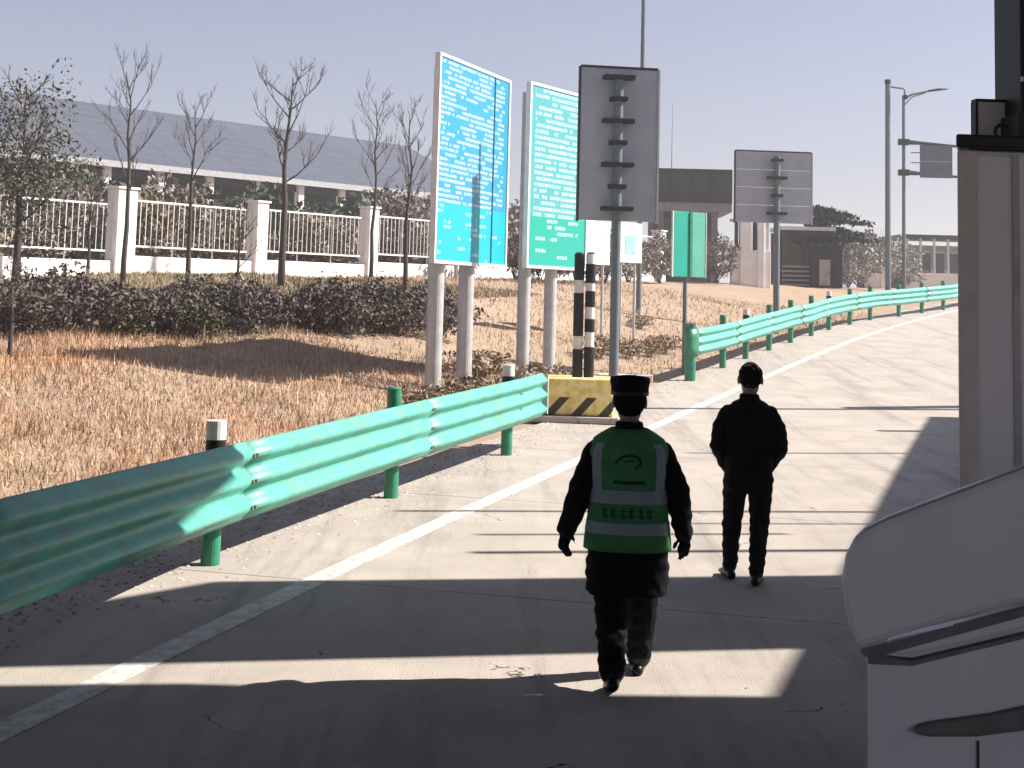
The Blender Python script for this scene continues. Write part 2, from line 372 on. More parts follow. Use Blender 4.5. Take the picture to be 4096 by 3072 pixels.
# its rounded front end and tall post
g0 = Vector(gpath[0]); gd = Vector(gpath[1])-g0; gd.z = 0; gd.normalize(); gn = Vector((gd.y, -gd.x, 0))
b = nb(); arc = []
for k in range(13):
    a = k/12*math.pi; arc.append(g0 - gd*(.03+.30*math.sin(a)) + gn*(.09-.15*(1-math.cos(a))))
rows = [[b.verts.new((p.x, p.y, g0.z+z)) for z in (-.30, -.1, .1, .30)] for p in arc]
for i in range(12):
    for k in range(3): b.faces.new((rows[i][k], rows[i+1][k], rows[i+1][k+1], rows[i][k+1]))
eo = ob('end_wrap', b, m_green, gr, smooth=True); eo.modifiers.new('s', 'SOLIDIFY').thickness = .008
pe = G(690, 381)
b = nb(); cyl(b, (pe[0], pe[1], pe[2]-.1), (pe[0], pe[1], pe[2]+1.25), .12, n=20); ob('end_post', b, m_green, gr)

# ================================================================== yellow barrier block and striped posts
bl = P(576, 424, 23.9); gz = float(zr(23.9))
blk = empty('barrier_block', (float(bl[0]), 24.1, gz), R(-6), 'yellow concrete barrier block with black diagonal stripes at the end of the guardrail', 'barrier')
m_blk = bpy.data.materials.new('yellow_black_chevron'); m_blk.use_nodes = True
n_ = m_blk.node_tree.nodes; l_ = m_blk.node_tree.links; bs = n_['Principled BSDF']; bs.inputs['Roughness'].default_value = .7
tc = n_.new('ShaderNodeTexCoord'); sx = n_.new('ShaderNodeSeparateXYZ'); l_.new(tc.outputs['Object'], sx.inputs[0])
def mth(op, a, b_=None, c_=None, nn=None, ll=None):
    q = nn.new('ShaderNodeMath'); q.operation = op
    for i, vv in enumerate((a, b_, c_)):
        if vv is None: continue
        if isinstance(vv, (int, float)): q.inputs[i].default_value = vv
        else: ll.new(vv, q.inputs[i])
    return q.outputs[0]
A = lambda op, a, b_=None, c_=None: mth(op, a, b_, c_, n_, l_)
dg_ = A('FRACT', A('DIVIDE', A('SUBTRACT', sx.outputs[0], A('MULTIPLY', sx.outputs[2], .9)), .44))
msk = A('MULTIPLY', A('GREATER_THAN', dg_, .62), A('LESS_THAN', sx.outputs[2], .40))
nz = n_.new('ShaderNodeTexNoise'); nz.inputs['Scale'].default_value = 7; l_.new(tc.outputs['Object'], nz.inputs['Vector'])
cr = n_.new('ShaderNodeValToRGB'); cr.color_ramp.elements[0].color = (.72, .54, .14, 1); cr.color_ramp.elements[1].color = (.90, .76, .32, 1)
cr.color_ramp.elements[0].position = .35; cr.color_ramp.elements[1].position = .6
l_.new(nz.outputs['Fac'], cr.inputs[0]); mx = n_.new('ShaderNodeMix'); mx.data_type = 'RGBA'
l_.new(msk, mx.inputs[0]); l_.new(cr.outputs[0], mx.inputs[6]); mx.inputs[7].default_value = (.05, .04, .02, 1); l_.new(mx.outputs[2], bs.inputs['Base Color'])
bm = nb(); prism(bm, [(-.55, -.3, .11), (.62, -.3, .11), (.62, -.3, .60), (.60, -.3, .70), (-.53, -.3, .70), (-.55, -.3, .66)], (0, .95, 0)); ob('block_body', bm, m_blk, blk, bevel=.03)
bm = nb(); box(bm, (0, .15, .05), (1.44, 1.25, .1)); ob('base_slab', bm, m_conc, blk, bevel=.01)
for u, segs, lab in ((577, [(254, 280, 1), (280, 293, 0), (293, 336, 1), (336, 349, 0), (349, 384, 1)], 'black and white striped hazard post with long black bands, standing on the yellow block'),
                (588.5, [(254, 264, 0), (264, 283, 1), (283, 291, 0), (291, 307, 1), (307, 319, 0), (319, 332, 1), (332, 347, 0), (347, 384, 1)], 'black and white striped hazard post with short even bands, standing on the yellow block')):
    pb = P(u, 382, 24.3); zt0 = gz+.701
    hp = empty('hazard_post', (float(pb[0]), 24.3, zt0), 0, lab, 'post')
    hz = lambda v_: float(P(u, v_, 24.3)[2]) - zt0
    for a_, b_, k in segs:
        z0, z1 = max(0, hz(b_)), hz(a_); bm = nb(); cyl(bm, (0, 0, z0+.001), (0, 0, z1), .085 if k else .078, n=16); ob('band', bm, m_black if k else m_white, hp)
    bm = nb(); cyl(bm, (0, 0, hz(segs[0][0])+.001), (0, 0, hz(segs[0][0])+.03), .08, .05, n=16); ob('cap', bm, m_dark, hp)

# ================================================================== signs
def text_mat(name, base, base2, zsplit, pitch, cw, x0, x1, dens, ink=(.50, .57, .60), sub=None):
    m = bpy.data.materials.new(name); m.use_nodes = True; n = m.node_tree.nodes; l = m.node_tree.links; b = n['Principled BSDF']
    b.inputs['Roughness'].default_value = .45
    Q = lambda op, a, b_=None, c_=None: mth(op, a, b_, c_, n, l)
    tc = n.new('ShaderNodeTexCoord'); s = n.new('ShaderNodeSeparateXYZ'); l.new(tc.outputs['Object'], s.inputs[0])
    x, z = s.outputs[0], s.outputs[2]
    row = Q('DIVIDE', z, pitch); fr = Q('FRACT', row); rid = Q('FLOOR', row)
    band = Q('MULTIPLY', Q('GREATER_THAN', fr, .22), Q('LESS_THAN', fr, .80))
    cel = Q('FLOOR', Q('DIVIDE', x, cw)); fx = Q('FRACT', Q('DIVIDE', x, cw))
    cv = n.new('ShaderNodeCombineXYZ'); l.new(cel, cv.inputs[0]); l.new(rid, cv.inputs[1])
    wn = n.new('ShaderNodeTexWhiteNoise'); wn.noise_dimensions = '2D'; l.new(cv.outputs[0], wn.inputs[0])
    # long blank runs, then glyph strokes inside each cell
    cv2 = n.new('ShaderNodeCombineXYZ'); l.new(Q('FLOOR', Q('DIVIDE', x, cw*4)), cv2.inputs[0]); l.new(rid, cv2.inputs[1])
    wn2 = n.new('ShaderNodeTexWhiteNoise'); wn2.noise_dimensions = '2D'; l.new(cv2.outputs[0], wn2.inputs[0])
    cv3 = n.new('ShaderNodeCombineXYZ'); l.new(Q('FLOOR', Q('DIVIDE', x, cw/4)), cv3.inputs[0]); l.new(Q('FLOOR', Q('DIVIDE', z, pitch/6)), cv3.inputs[1])
    wn3 = n.new('ShaderNodeTexWhiteNoise'); wn3.noise_dimensions = '2D'; l.new(cv3.outputs[0], wn3.inputs[0])
    # ragged line lengths from a smooth noise per row, fine broken strokes inside each character
    cvn = n.new('ShaderNodeCombineXYZ'); l.new(Q('MULTIPLY', x, 1.6), cvn.inputs[0]); l.new(Q('MULTIPLY', rid, 7.31), cvn.inputs[1])
    nrow = n.new('ShaderNodeTexNoise'); nrow.inputs['Scale'].default_value = 1.0; nrow.inputs['Detail'].default_value = 2; l.new(cvn.outputs[0], nrow.inputs['Vector'])
    run = Q('LESS_THAN', nrow.outputs['Fac'], dens*.82)
    nst = n.new('ShaderNodeTexNoise'); nst.inputs['Scale'].default_value = 26; nst.inputs['Detail'].default_value = 3; l.new(tc.outputs['Object'], nst.inputs['Vector'])
    stro = n.new('ShaderNodeMapRange'); stro.inputs[1].default_value = .36; stro.inputs[2].default_value = .56; l.new(nst.outputs['Fac'], stro.inputs[0])
    g = Q('MULTIPLY', Q('MULTIPLY', Q('LESS_THAN', wn.outputs[0], .93), run), Q('MULTIPLY', Q('LESS_THAN', fx, .84), stro.outputs[0]))
    inside = Q('MULTIPLY', Q('GREATER_THAN', x, x0), Q('LESS_THAN', x, x1))
    up = Q('GREATER_THAN', z, zsplit)
    # fewer lines of print in the lower field
    low = Q('MULTIPLY', Q('SUBTRACT', 1, up), Q('LESS_THAN', wn2.outputs[0], .22))
    mk = Q('MULTIPLY', Q('MULTIPLY', Q('MULTIPLY', g, band), inside), Q('ADD', up, low))
    mx = n.new('ShaderNodeMix'); mx.data_type = 'RGBA'; l.new(up, mx.inputs[0]); mx.inputs[6].default_value = (*base2, 1); mx.inputs[7].default_value = (*base, 1)
    mx2 = n.new('ShaderNodeMix'); mx2.data_type = 'RGBA'; l.new(mk, mx2.inputs[0]); l.new(mx.outputs[2], mx2.inputs[6]); mx2.inputs[7].default_value = (*ink, 1)
    l.new(mx2.outputs[2], b.inputs['Base Color']); return m
def frame_from(L, Rr):
    L = Vector((float(L[0]), float(L[1]), 0)); Rr = Vector((float(Rr[0]), float(Rr[1]), 0)); d = Rr-L
    return (L+Rr)/2, d.length, math.atan2(d.y, d.x)
def notice_sign(L, Rr, z0, z1, m_face, label, posts, pr, seam=None, gz_extra=0.):
    c, wd, rz = frame_from(L, Rr); gz = float(hgt(c.x, c.y))
    e = empty('notice_sign', (c.x, c.y, gz), rz, label, 'sign')
    h = z1-z0; zc = z0-gz
    bm = nb(); box(bm, (0, 0, h/2), (wd, .06, h)); p = ob('panel', bm, m_face, e); p.location = (0, 0, zc)
    for nm, cc, ss in (('frame', (-wd/2-.035, 0, zc+h/2), (.07, .11, h+.12)), ('frame', (wd/2+.035, 0, zc+h/2), (.07, .11, h+.12)),
                       ('frame', (0, 0, zc-.032), (wd-.002, .10, .06)), ('frame', (0, 0, zc+h+.032), (wd-.002, .10, .06))):
        bm = nb(); box(bm, cc, ss); ob(nm, bm, m_white, e, bevel=.008)
    if seam is not None:
        bm = nb(); box(bm, (seam, -.034, zc+h/2), (.04, .02, h-.01)); ob('seam_strip', bm, m_navy, e)
    for k in range(5):
        bm = nb(); box(bm, (0, .075, zc+h*(k+.5)/5), (wd*.96, .05, .06)); ob('back_rail', bm, m_steel, e)
    for px in posts:
        bm = nb(); cyl(bm, (px, .11+pr, -.3), (px, .11+pr, zc+h*.97), pr, n=20); ob('post', bm, m_steel, e, smooth=False)
    return e
m_navy = mat('navy_strip', (.02, .10, .22), .5)
m_blue = text_mat('blue_notice_print', (.02, .26, .42), (.0, .37, .44), 1.02, .092, .085, -1.78, 1.5, .66)
L1 = P(433, 262, 25.4); R1 = P(503, 262, 28.6)
zt1 = (P(438, 58, 25.4)[2] + P(507, 81, 28.6)[2])/2; zb1 = (P(437, 262, 25.4)[2] + P(507, 263, 28.6)[2])/2
w1 = math.hypot(R1[0]-L1[0], R1[1]-L1[1])
notice_sign(L1, R1, zb1, zt1, m_blue, 'tall blue notice board densely covered in white lines of print, on two thick posts', (-w1/2+.22*w1, -w1/2+.64*w1), .15, seam=w1*.28)
m_teal_s = text_mat('teal_notice_print', (.06, .33, .36), (.0, .33, .26), .98, .12, .11, -1.0, 1.1, .72)
L2 = P(526, 266, 28.8); R2 = P(583, 266, 30.8)
zt2 = (P(527, 86, 28.8)[2] + P(583, 98, 30.8)[2])/2; zb2 = (P(526, 266, 28.8)[2] + P(583, 267, 30.8)[2])/2
w2 = math.hypot(R2[0]-L2[0], R2[1]-L2[1])
notice_sign(L2, R2, zb2, zt2, m_teal_s, 'teal and green notice board with pale printed blocks, behind the blue board', (-w2/2+.15*w2, -w2/2+.60*w2), .13)
def sign_back(u0, u1, v0, v1, Yd, label, pole_u, vbase, seams, pr, brackets, name='road_sign'):
    Lp = P(u0, v1, Yd); Rp = P(u1, v1, Yd+.25); c, wd, rz = frame_from(Lp, Rp); z0 = P((u0+u1)/2, v1, Yd)[2]; z1 = P((u0+u1)/2, v0, Yd)[2]
    gz = float(hgt(c.x, c.y)); h = z1-z0; zc = z0-gz
    e = empty(name, (c.x, c.y, gz), rz, label, 'sign')
    px = (pole_u-(u0+u1)/2)/(u1-u0)*wd
    n = seams
    for k in range(n):
        bm = nb(); box(bm, (0, 0, zc+h*(k+.5)/n), (wd, .04, h/n-.012)); ob('panel', bm, m_signback, e, bevel=.005)
    for sx_ in (-1, 1):
        bm = nb(); box(bm, (sx_*(wd/2+.022), -.003, zc+h/2), (.04, .075, h+.04)); ob('edge_trim', bm, m_dark if sx_ < 0 else m_steel, e)
    bm = nb(); box(bm, (0, -.003, zc+h+.025), (wd, .072, .045)); ob('edge_trim', bm, m_dark, e)
    bm = nb(); cyl(bm, (px, -.09-pr, -.3), (px, -.09-pr, zc+h*.93), pr, n=18); ob('pole', bm, m_pole, e)
    for k in range(brackets):
        zz = zc+h*(k+.5)/brackets
        bm = nb(); box(bm, (px, -.1-pr, zz+.02), (pr*2+.42 if k % 2 == 0 else pr*2+.14, pr*2+.06, .085)); ob('clamp', bm, m_dark, e, bevel=.008)
    return e
m_pole = mat('grey_pole', (.17, .20, .22), .5, metal=.2, scale=4, col2=(.13, .15, .17))
sign_back(578, 655.5, 68, 221, 27.5, 'tall grey back of a road sign clamped to one pole, beside the teal notice board', 614, 366, 1, .09, 7)
sign_back(735, 811, 152, 223, 46, 'squarish grey back of a road sign behind the curved guardrail', 775, 312, 4, .1, 4)
# small green sign at the nose of the curved rail
c = P(689, 278, 33.4); gz = float(hgt(c[0], 33.4)); e = empty('road_sign', (float(c[0]), 33.4, gz), R(34), 'small green road sign on a slim post behind the curved guardrail end', 'sign')
z0 = P(689, 277, 33.4)[2]-gz; z1 = P(689, 212, 33.4)[2]-gz
m_gs = mat('green_sign_sheet', (.02, .40, .30), .45, scale=3, col2=(.03, .33, .25))
for x0_, x1_, mm in ((-.48, -.02, m_gs), (.06, .46, mat('pale_green_sheet', (.12, .46, .36), .5, scale=3, col2=(.1, .38, .3)))):
    bm = nb(); box(bm, ((x0_+x1_)/2, 0, (z0+z1)/2), (x1_-x0_, .035, z1-z0)); ob('panel', bm, mm, e, bevel=.004)
bm = nb(); box(bm, (.02, -.02, (z0+z1)/2), (.076, .05, z1-z0-.01)); ob('channel', bm, m_green, e)
for s_ in (-1, 1):
    bm = nb(); box(bm, (s_*.50-.01, 0, (z0+z1)/2), (.028, .05, z1-z0+.02)); ob('edge_trim', bm, m_white if s_ < 0 else m_steel, e)
bm = nb(); cyl(bm, (-.03, .1, -.3), (-.03, .1, z1-.05), .05, n=14); ob('post', bm, m_pole, e)
# two white boards with pale blue print, seen under the grey sign
for (u0, u1, v0, v1, Yd, lab, ink) in ((585, 609, 220, 264, 37.5, 'white notice board with faint blue print, left of the grey sign pole', (.25, .5, .62)), (618, 641, 222, 262, 38.5, 'white notice board with a pale turquoise block, beside the tall thin mast', (.3, .65, .62))):
    Lp = P(u0, v1, Yd); Rp = P(u1, v1, Yd+.7); c, wd, rz = frame_from(Lp, Rp); gz = float(hgt(c.x, c.y)); z0 = Lp[2]-gz; z1 = P(u0, v0, Yd)[2]-gz
    e = empty('notice_board', (c.x, c.y, gz), rz, lab, 'sign')
    mm = text_mat('pale_print_%d' % u0, (.78, .80, .80), (.70, .78, .78), (z1-z0)*.35, .13, .10, -wd*.32, wd*.4, .55, ink=ink)
    bm = nb(); box(bm, (0, 0, (z1-z0)/2), (wd, .04, z1-z0)); p = ob('panel', bm, mm, e); p.location = (0, 0, z0)
    if u0 == 618:
        bm = nb(); box(bm, (0, -.024, (z0+z1)/2-.05), (wd*.45, .008, .5)); ob('print_block', bm, mat('pale_turquoise', (.35, .66, .64), .5), e)
    for s_ in (-.3, .3):
        bm = nb(); cyl(bm, (wd*s_, .06, -.3), (wd*s_, .06, z1-.1), .035, n=12); ob('post', bm, m_steel, e)

# ================================================================== mast, lamp and cantilever sign
def pole_thing(name, u0v0, u1v1, Yd, r0_, r1_, label, cat, m=None):
    b = P(*u0v0, Yd); gz = float(hgt(b[0], Yd)); zt = P(*u1v1, Yd)[2]
    e = empty(name, (float(b[0]), Yd, gz), 0, label, cat)
    bm = nb(); cyl(bm, (0, 0, -.3), (0, 0, zt-gz), r0_, r1_, n=16); ob('pole', bm, m or m_steel, e)
    bm = nb(); cyl(bm, (0, 0, -.05), (0, 0, .12), r0_*1.8, n=16); ob('base_flange', bm, m_steel, e)
    return e, gz
e, gz = pole_thing('mast', (638, 338), (640, -120), 46, .085, .06, 'very tall thin pole rising into the sky behind the tall grey sign', 'pole', m_pole)
bm = nb(); zt = P(640, -120, 46)[2]-gz; box(bm, (0, 0, zt), (1.1, .16, .16)); ob('lamp_head', bm, m_dark, e)
YL = 70
e, gz = pole_thing('lamp_post', (888, 296), (880.5, 84), YL, .14, .125, 'thick grey post with a short bent arm and camera, beside the guardrail bend', 'lamp post', m_pole)
zt = P(880.5, 84, YL)[2]-gz; px = .0483
bm = nb(); cyl(bm, (0, 0, zt+.001), (0, 0, zt+.22), .15, n=14); ob('head_cap', bm, m_dark, e)
bm = nb(); ring_tube(bm, [(.1, 0, zt-.12), (.75, 0, zt-.2), (.82, 0, zt-.26), (.83, 0, zt-.5)], .045, 8); ob('arm', bm, m_pole, e)
bm = nb(); box(bm, (.84, 0, zt-.62), (.2, .3, .22)); ob('camera_housing', bm, m_dark, e, bevel=.03)
e, gz = pole_thing('cantilever_sign', (904, 296), (897.5, 96), YL+1.5, .10, .075, 'slim post with a lamp arm and two brackets holding a dark sign panel', 'sign', m_pole)
Yq = YL+1.5; bx_ = float(P(904, 296, Yq)[0])
def q3(u, v, dy=0): p = P(u, v, Yq+dy); return (float(p[0])-bx_, dy, float(p[2])-gz)
ztop = q3(898, 97)
bm = nb(); ring_tube(bm, [(0, 0, ztop[2]-.1), q3(912, 94.5), q3(930, 91)], [.06, .05, .045], 8); ob('lamp_arm', bm, m_pole, e)
bm = nb(); ring_tube(bm, [(0, 0, ztop[2]-.45), q3(912, 97), q3(925, 93)], .03, 8); ob('arm_brace', bm, m_pole, e)
a_, b_ = q3(928, 91), q3(948, 89); bm = nb(); ring_tube(bm, [a_, ((a_[0]+b_[0])/2, 0, (a_[2]+b_[2])/2+.02), b_], [(.12, .05), (.16, .07), (.05, .02)], 10); ob('luminaire', bm, m_dark, e)
for v_ in (142, 172.5):
    p0 = q3(901, v_); p1 = q3(958, v_+4.5)
    bm = nb(); box(bm, (0, 0, p0[2]), (.52, .34, .3)); ob('collar', bm, m_dark, e, bevel=.03)
    bm = nb(); ring_tube(bm, [(.2, 0, p0[2]), (.9, 0, p0[2]-.03), p1], [.13, .085, .065], 10); ob('bracket_arm', bm, m_dark, e)
p0, p1 = q3(919, 178), q3(951, 146); 
for k in range(2):
    z0_ = p0[2]+(p1[2]-p0[2])*k/2; bm = nb(); box(bm, ((p0[0]+p1[0])/2, -.18, z0_+(p1[2]-p0[2])/4), (p1[0]-p0[0], .07, (p1[2]-p0[2])/2-.015)); ob('panel', bm, mat('slate_panel', (.13, .14, .19), .5, scale=3, col2=(.10, .11, .15)), e)
for k in range(3):
    z0_ = p0[2]+.25+k*.5; bm = nb(); cyl(bm, (.35, 0, z0_), (p0[0]+.05, -.12, z0_), .025, n=8); ob('spacer_rod', bm, m_pole, e)

# ================================================================== perimeter fence
m_wallw = mat('white_render', (.86, .83, .80), .85, scale=1.8, col2=(.76, .72, .68), bump=.15, bscale=30)
fa = P(119, 270, 43.); fb = P(367.5, 271, 52.)
fdir = Vector((float(fb[0]-fa[0]), 9., 0)); flen = fdir.length; fdir.normalize(); frz = math.atan2(fdir.y, fdir.x)
fen = empty('perimeter_fence', (float(fa[0]), 43, 0), frz, 'white perimeter fence with thick pillars, low wall and thin rails above the grassy bank', 'fence')
def fz(s):
    p = Vector((float(fa[0]), 43, 0)) + fdir*s; return min(2.75, float(hgt(p.x, p.y)))
def fs_at(u):   # distance along the fence seen at picture column u
    best = min(np.arange(-14, 60, .02), key=lambda s: abs((lambda p: 512+F*(p[0]*CR[0]+p[1]*CR[1]+(2.7-CH)*CR[2])/(p[0]*fw[0]+p[1]*fw[1]+(2.7-CH)*fw[2]))((float(fa[0])+fdir.x*s, 43+fdir.y*s))-u))
    return float(best)
pil = [fs_at(119)-5.4, 0.0, fs_at(255.5), fs_at(367.5), fs_at(367.5)+5.2, fs_at(367.5)+10.4, fs_at(367.5)+15.6, fs_at(367.5)+20.8]
for s in pil:
    z = fz(s); wd = .72 if s == 0 else .50
    bm = nb(); box(bm, (s, 0, z+1.12), (wd, .5, 2.7)); ob('pillar', bm, m_wallw, fen, bevel=.015)
    bm = nb(); box(bm, (s, 0, z+2.51), (wd+.1, .6, .07)); ob('pillar_cap', bm, m_wallw, fen, bevel=.01)
for i in range(len(pil)-1):
    s0, s1 = pil[i]+.26+(.11 if pil[i] == 0 else 0), pil[i+1]-.255-(.11 if pil[i+1] == 0 else 0); z = (fz(s0)+fz(s1))/2
    bm = nb(); box(bm, ((s0+s1)/2, 0, z+.12), (s1-s0, .28, .86)); ob('low_wall', bm, m_wallw, fen, bevel=.01)
    for hz_ in (.84, 2.2):
        bm = nb(); box(bm, ((s0+s1)/2, 0, z+hz_), (s1-s0, .04, .055)); ob('rail', bm, m_white, fen)
    for k in range(1, 3):
        bm = nb(); cyl(bm, (s0+(s1-s0)*k/3, .035, z+.5), (s0+(s1-s0)*k/3, .035, z+2.25), .02, n=8); ob('rail_post', bm, m_steel, fen)
    nbar = int((s1-s0)/.21)
    if i == 0:
        bm = nb(); box(bm, (0, 0, .68), (.016, .016, 1.36)); barme = bpy.data.meshes.new('bar'); bm.to_mesh(barme); bm.free(); barme.materials.append(m_white)
    for k in range(nbar):
        bo = bpy.data.objects.new('bar', barme); COL.objects.link(bo); bo.parent = fen; bo.location = (s0+(s1-s0)*(k+.5)/nbar, -.012, z+.84)

# ================================================================== long shed with metal roof
ea = np.array([-27.5, 71.0]); eb = P(500, 196, 103.)[:2]; ed = eb-ea; el = float(np.linalg.norm(ed)); ed = ed/el; srz = math.atan2(ed[1], ed[0])
shed = empty('long_shed', (float(ea[0]), float(ea[1]), 0), srz, 'long open shed with pale blue-grey metal roof and white columns behind the fence', 'building')
m_roof = mat('blue_grey_roof_sheet', (.085, .096, .135), .6, scale=.35, col2=(.073, .084, .118), spec=.3)
m_roof2 = mat('blue_grey_roof_sheet_b', (.079, .09, .126), .6, scale=.35, col2=(.07, .08, .112), spec=.3)
ez, rz_, depth = 8.5, 12.9, 9.5
np_ = 9
for k in range(-2, np_):
    s0, s1 = el*k/np_+.015, el*(k+1)/np_-.015
    bm = nb(); prism(bm, [(s0, -.4, ez), (s0, depth, rz_), (s0, depth, rz_+.12), (s0, -.4, ez+.12)], (s1-s0, 0, 0)); ro = ob('roof_panel', bm, m_roof if k % 2 else m_roof2, shed)
    for q in range(1, 9):
        t = q/9
        bm = nb(); box(bm, ((s0+s1)/2, -.4+(depth+.4)*t, ez+.12+(rz_-ez)*t+.02), (s1-s0, .10, .07)); ob('roof_rib', bm, mat('pale_roof_rib', (.15, .16, .20), .5), ro)
bm = nb(); box(bm, (el*.39, -.44, ez+.0), (el*1.22, .07, .34)); ob('eave_fascia', bm, mat('grey_fascia', (.42, .42, .44), .7), shed)
bm = nb(); box(bm, (el*.39, depth-.5, 6.0), (el*1.2, .2, 9.0)); ob('back_wall', bm, mat('dark_shed_wall', (.05, .055, .045), .9, scale=.5, col2=(.03, .035, .028)), shed)
for k in range(-4, 13):
    s = el*(k+.6)/12; bm = nb(); box(bm, (s, .2, 5.3), (.42, .42, 6.4)); ob('column', bm, m_wallw, shed)
bm = nb(); box(bm, (el*.39, .35, ez-.38), (el*1.2, .2, .35)); ob('eave_beam', bm, m_dark, shed)

# ================================================================== buildings on the right
def bbox_of(u0, u1, v0, v1, Yd):
    a = P(u0, v1, Yd); b = P(u1, v0, Yd); return float(a[0]), float(b[0]), min(float(a[2]), float(b[2])), max(float(a[2]), float(b[2]))
YB = 82
x0, x1, z0, z1 = bbox_of(650, 731, 268, 168, YB); gz = float(hgt((x0+x1)/2, YB))
db = empty('flat_roofed_building', ((x0+x1)/2, YB, gz), R(-2), 'dark brown flat-roofed building with a grey band, partly behind the small green sign', 'building')
wd = x1-x0; ht = z1-gz
m_db = mat('dark_brown_wall', (.028, .025, .026), .8, scale=1.5, col2=(.018, .016, .016)); m_br = mat('brown_wall', (.14, .10, .09), .85, scale=1.2, col2=(.09, .065, .06))
bm = nb(); box(bm, (0, 3, ht-.95), (wd, 6.4, 1.9)); ob('roof_fascia', bm, m_db, db)
bm = nb(); box(bm, (.15, 3, ht-2.15), (wd-.3, 6.1, .5)); ob('grey_band', bm, mat('grey_band', (.30, .28, .29), .8), db)
bm = nb(); box(bm, (-.2, 3.4, (ht-2.4)/2-.2), (wd-1.0, 5.2, ht-2.0)); ob('wall', bm, m_br, db)
for k, xx in enumerate((-1.55, -.1, 1.3)):
    bm = nb(); box(bm, (xx*wd/4.4, .35, (ht-2.4)/2-.1), (.32, .34, ht-2.2)); ob('column', bm, mat('pale_brown_column', (.22, .18, .17), .8), db)
for k, xx in enumerate((-.82, .6)):
    wn_ = nb(); box(wn_, (xx*wd/4.4, .78, ht-3.5), (wd*.26, .08, 1.7)); wo = ob('window', wn_, m_dark, db)
    bm = nb(); box(bm, (xx*wd/4.4, .70, ht-3.5), (wd*.24, .03, 1.5)); ob('pane', bm, mat('dark_glass', (.03, .035, .045), .15, spec=.6), wo)
for k in range(4):
    bm = nb(); box(bm, (-wd/2+wd*(k+.5)/4, -.22, ht-.85), (wd/4-.12, .06, 1.15)); ob('fascia_panel', bm, mat('charcoal_panel', (.035, .035, .042), .6), db)
bm = nb(); cyl(bm, (-wd*.2, 2, ht), (-wd*.2, 2, ht+4), .05, .02, 8); ob('aerial', bm, m_steel, db)
# white gate piers
x0, x1, z0, z1 = bbox_of(731, 770, 284, 224, 66); gz = float(hgt((x0+x1)/2, 66)); ht = z1-gz; wd = x1-x0
gt = empty('gate_wall', ((x0+x1)/2, 66, gz), 0, 'white gate wall with two tall piers and dark slots below the squarish grey sign', 'wall')
bm = nb(); box(bm, (0, 0, .75), (wd, .4, 1.75)); ob('low_wall', bm, m_wallw, gt, bevel=.02)
for xx, ww in ((-.14, .52), (.24, .30)):
    bm = nb(); box(bm, (xx*wd, -.05, ht/2), (ww, .5, ht+.2)); ob('pier', bm, m_wallw, gt, bevel=.02)
for xx in (-.36, .10):
    bm = nb(); box(bm, (xx*wd, .03, ht*.5+.85), (.14, .2, ht*.5+.3)); ob('dark_post', bm, m_dark, gt)
bm = nb(); box(bm, (.42*wd, 0, ht*.8), (.12, .12, ht*.9)); ob('side_post', bm, m_steel, gt)
bm = nb(); box(bm, (-.03*wd, .0, ht+.17), (wd*.98, .3, .12)); ob('lintel', bm, m_signback, gt)
# open shelter with white roof edge
YS = 72
x0, x1, z0, z1 = bbox_of(779, 835, 287, 226, YS); gz = float(hgt((x0+x1)/2, YS)); wd = x1-x0; ht = z1-gz
sh = empty('open_shelter', ((x0+x1)/2, YS, gz), 0, 'low open shelter with white roof edge and dark posts beside the pine', 'shelter')
bm = nb(); box(bm, (0, 1.2, ht-.1), (wd*.98, 3.0, .18)); ob('roof', bm, m_white, sh)
bm = nb(); box(bm, (0, -.2, ht-.33), (wd*.98, .2, .25)); ob('roof_beam', bm, m_dark, sh)
for xx in (-.46, -.05, .47):
    bm = nb(); box(bm, (xx*wd, .1, ht/2-.3), (.16, .16, ht-.2)); ob('post', bm, m_dark, sh)
bm = nb(); box(bm, (0, 2.5, ht/2-.2), (wd*.96, .1, ht-.1)); ob('back_panel', bm, mat('dim_brown_panel', (.17, .13, .125), .9, scale=2, col2=(.11, .085, .08)), sh)
# dark doorway-like cabin under it
cb = empty('booth_cabin', (x0+wd*.70, YS-1.6, float(hgt(x0+wd*.7, YS-1.6))), 0, 'small dark cabin with pale door standing before the open shelter', 'cabin')
bm = nb(); box(bm, (0, 0, 1.0), (1.5, .9, 2.0)); ob('wall', bm, m_db, cb, bevel=.03)
bm = nb(); box(bm, (0, 0, 2.04), (1.7, 1.1, .1)); ob('roof', bm, m_dark, cb)
d_o = nb(); box(d_o, (-.12, -.47, .72), (.52, .04, 1.24)); do = ob('door', d_o, mat('pale_door', (.42, .36, .34), .7, scale=4, col2=(.3, .26, .25)), cb)
bm = nb(); box(bm, (.08, -.5, .72), (.03, .03, .18)); ob('handle', bm, m_dark, do)
bm = nb(); box(bm, (.55, -.46, 1.0), (.3, .05, 1.9)); ob('dark_side_panel', bm, m_black, cb)
# stacked boards
sb = empty('board_stack', (x0+wd*.22, YS-1.2, float(hgt(x0+wd*.22, YS-1.2))), 0, 'stack of pale boards with dark gaps left of the small dark cabin', 'boards')
for k in range(5):
    bm = nb(); box(bm, (random.uniform(-.04, .04), 0, .12+k*.22), (1.22, .8, .1)); ob('board', bm, mat('pink_board', (.42, .33, .31), .8, scale=5, col2=(.3, .23, .22)), sb)
    bm = nb(); box(bm, (.05, 0, .01+k*.22), (1.05, .6, .115)); ob('batten', bm, m_db, sb)
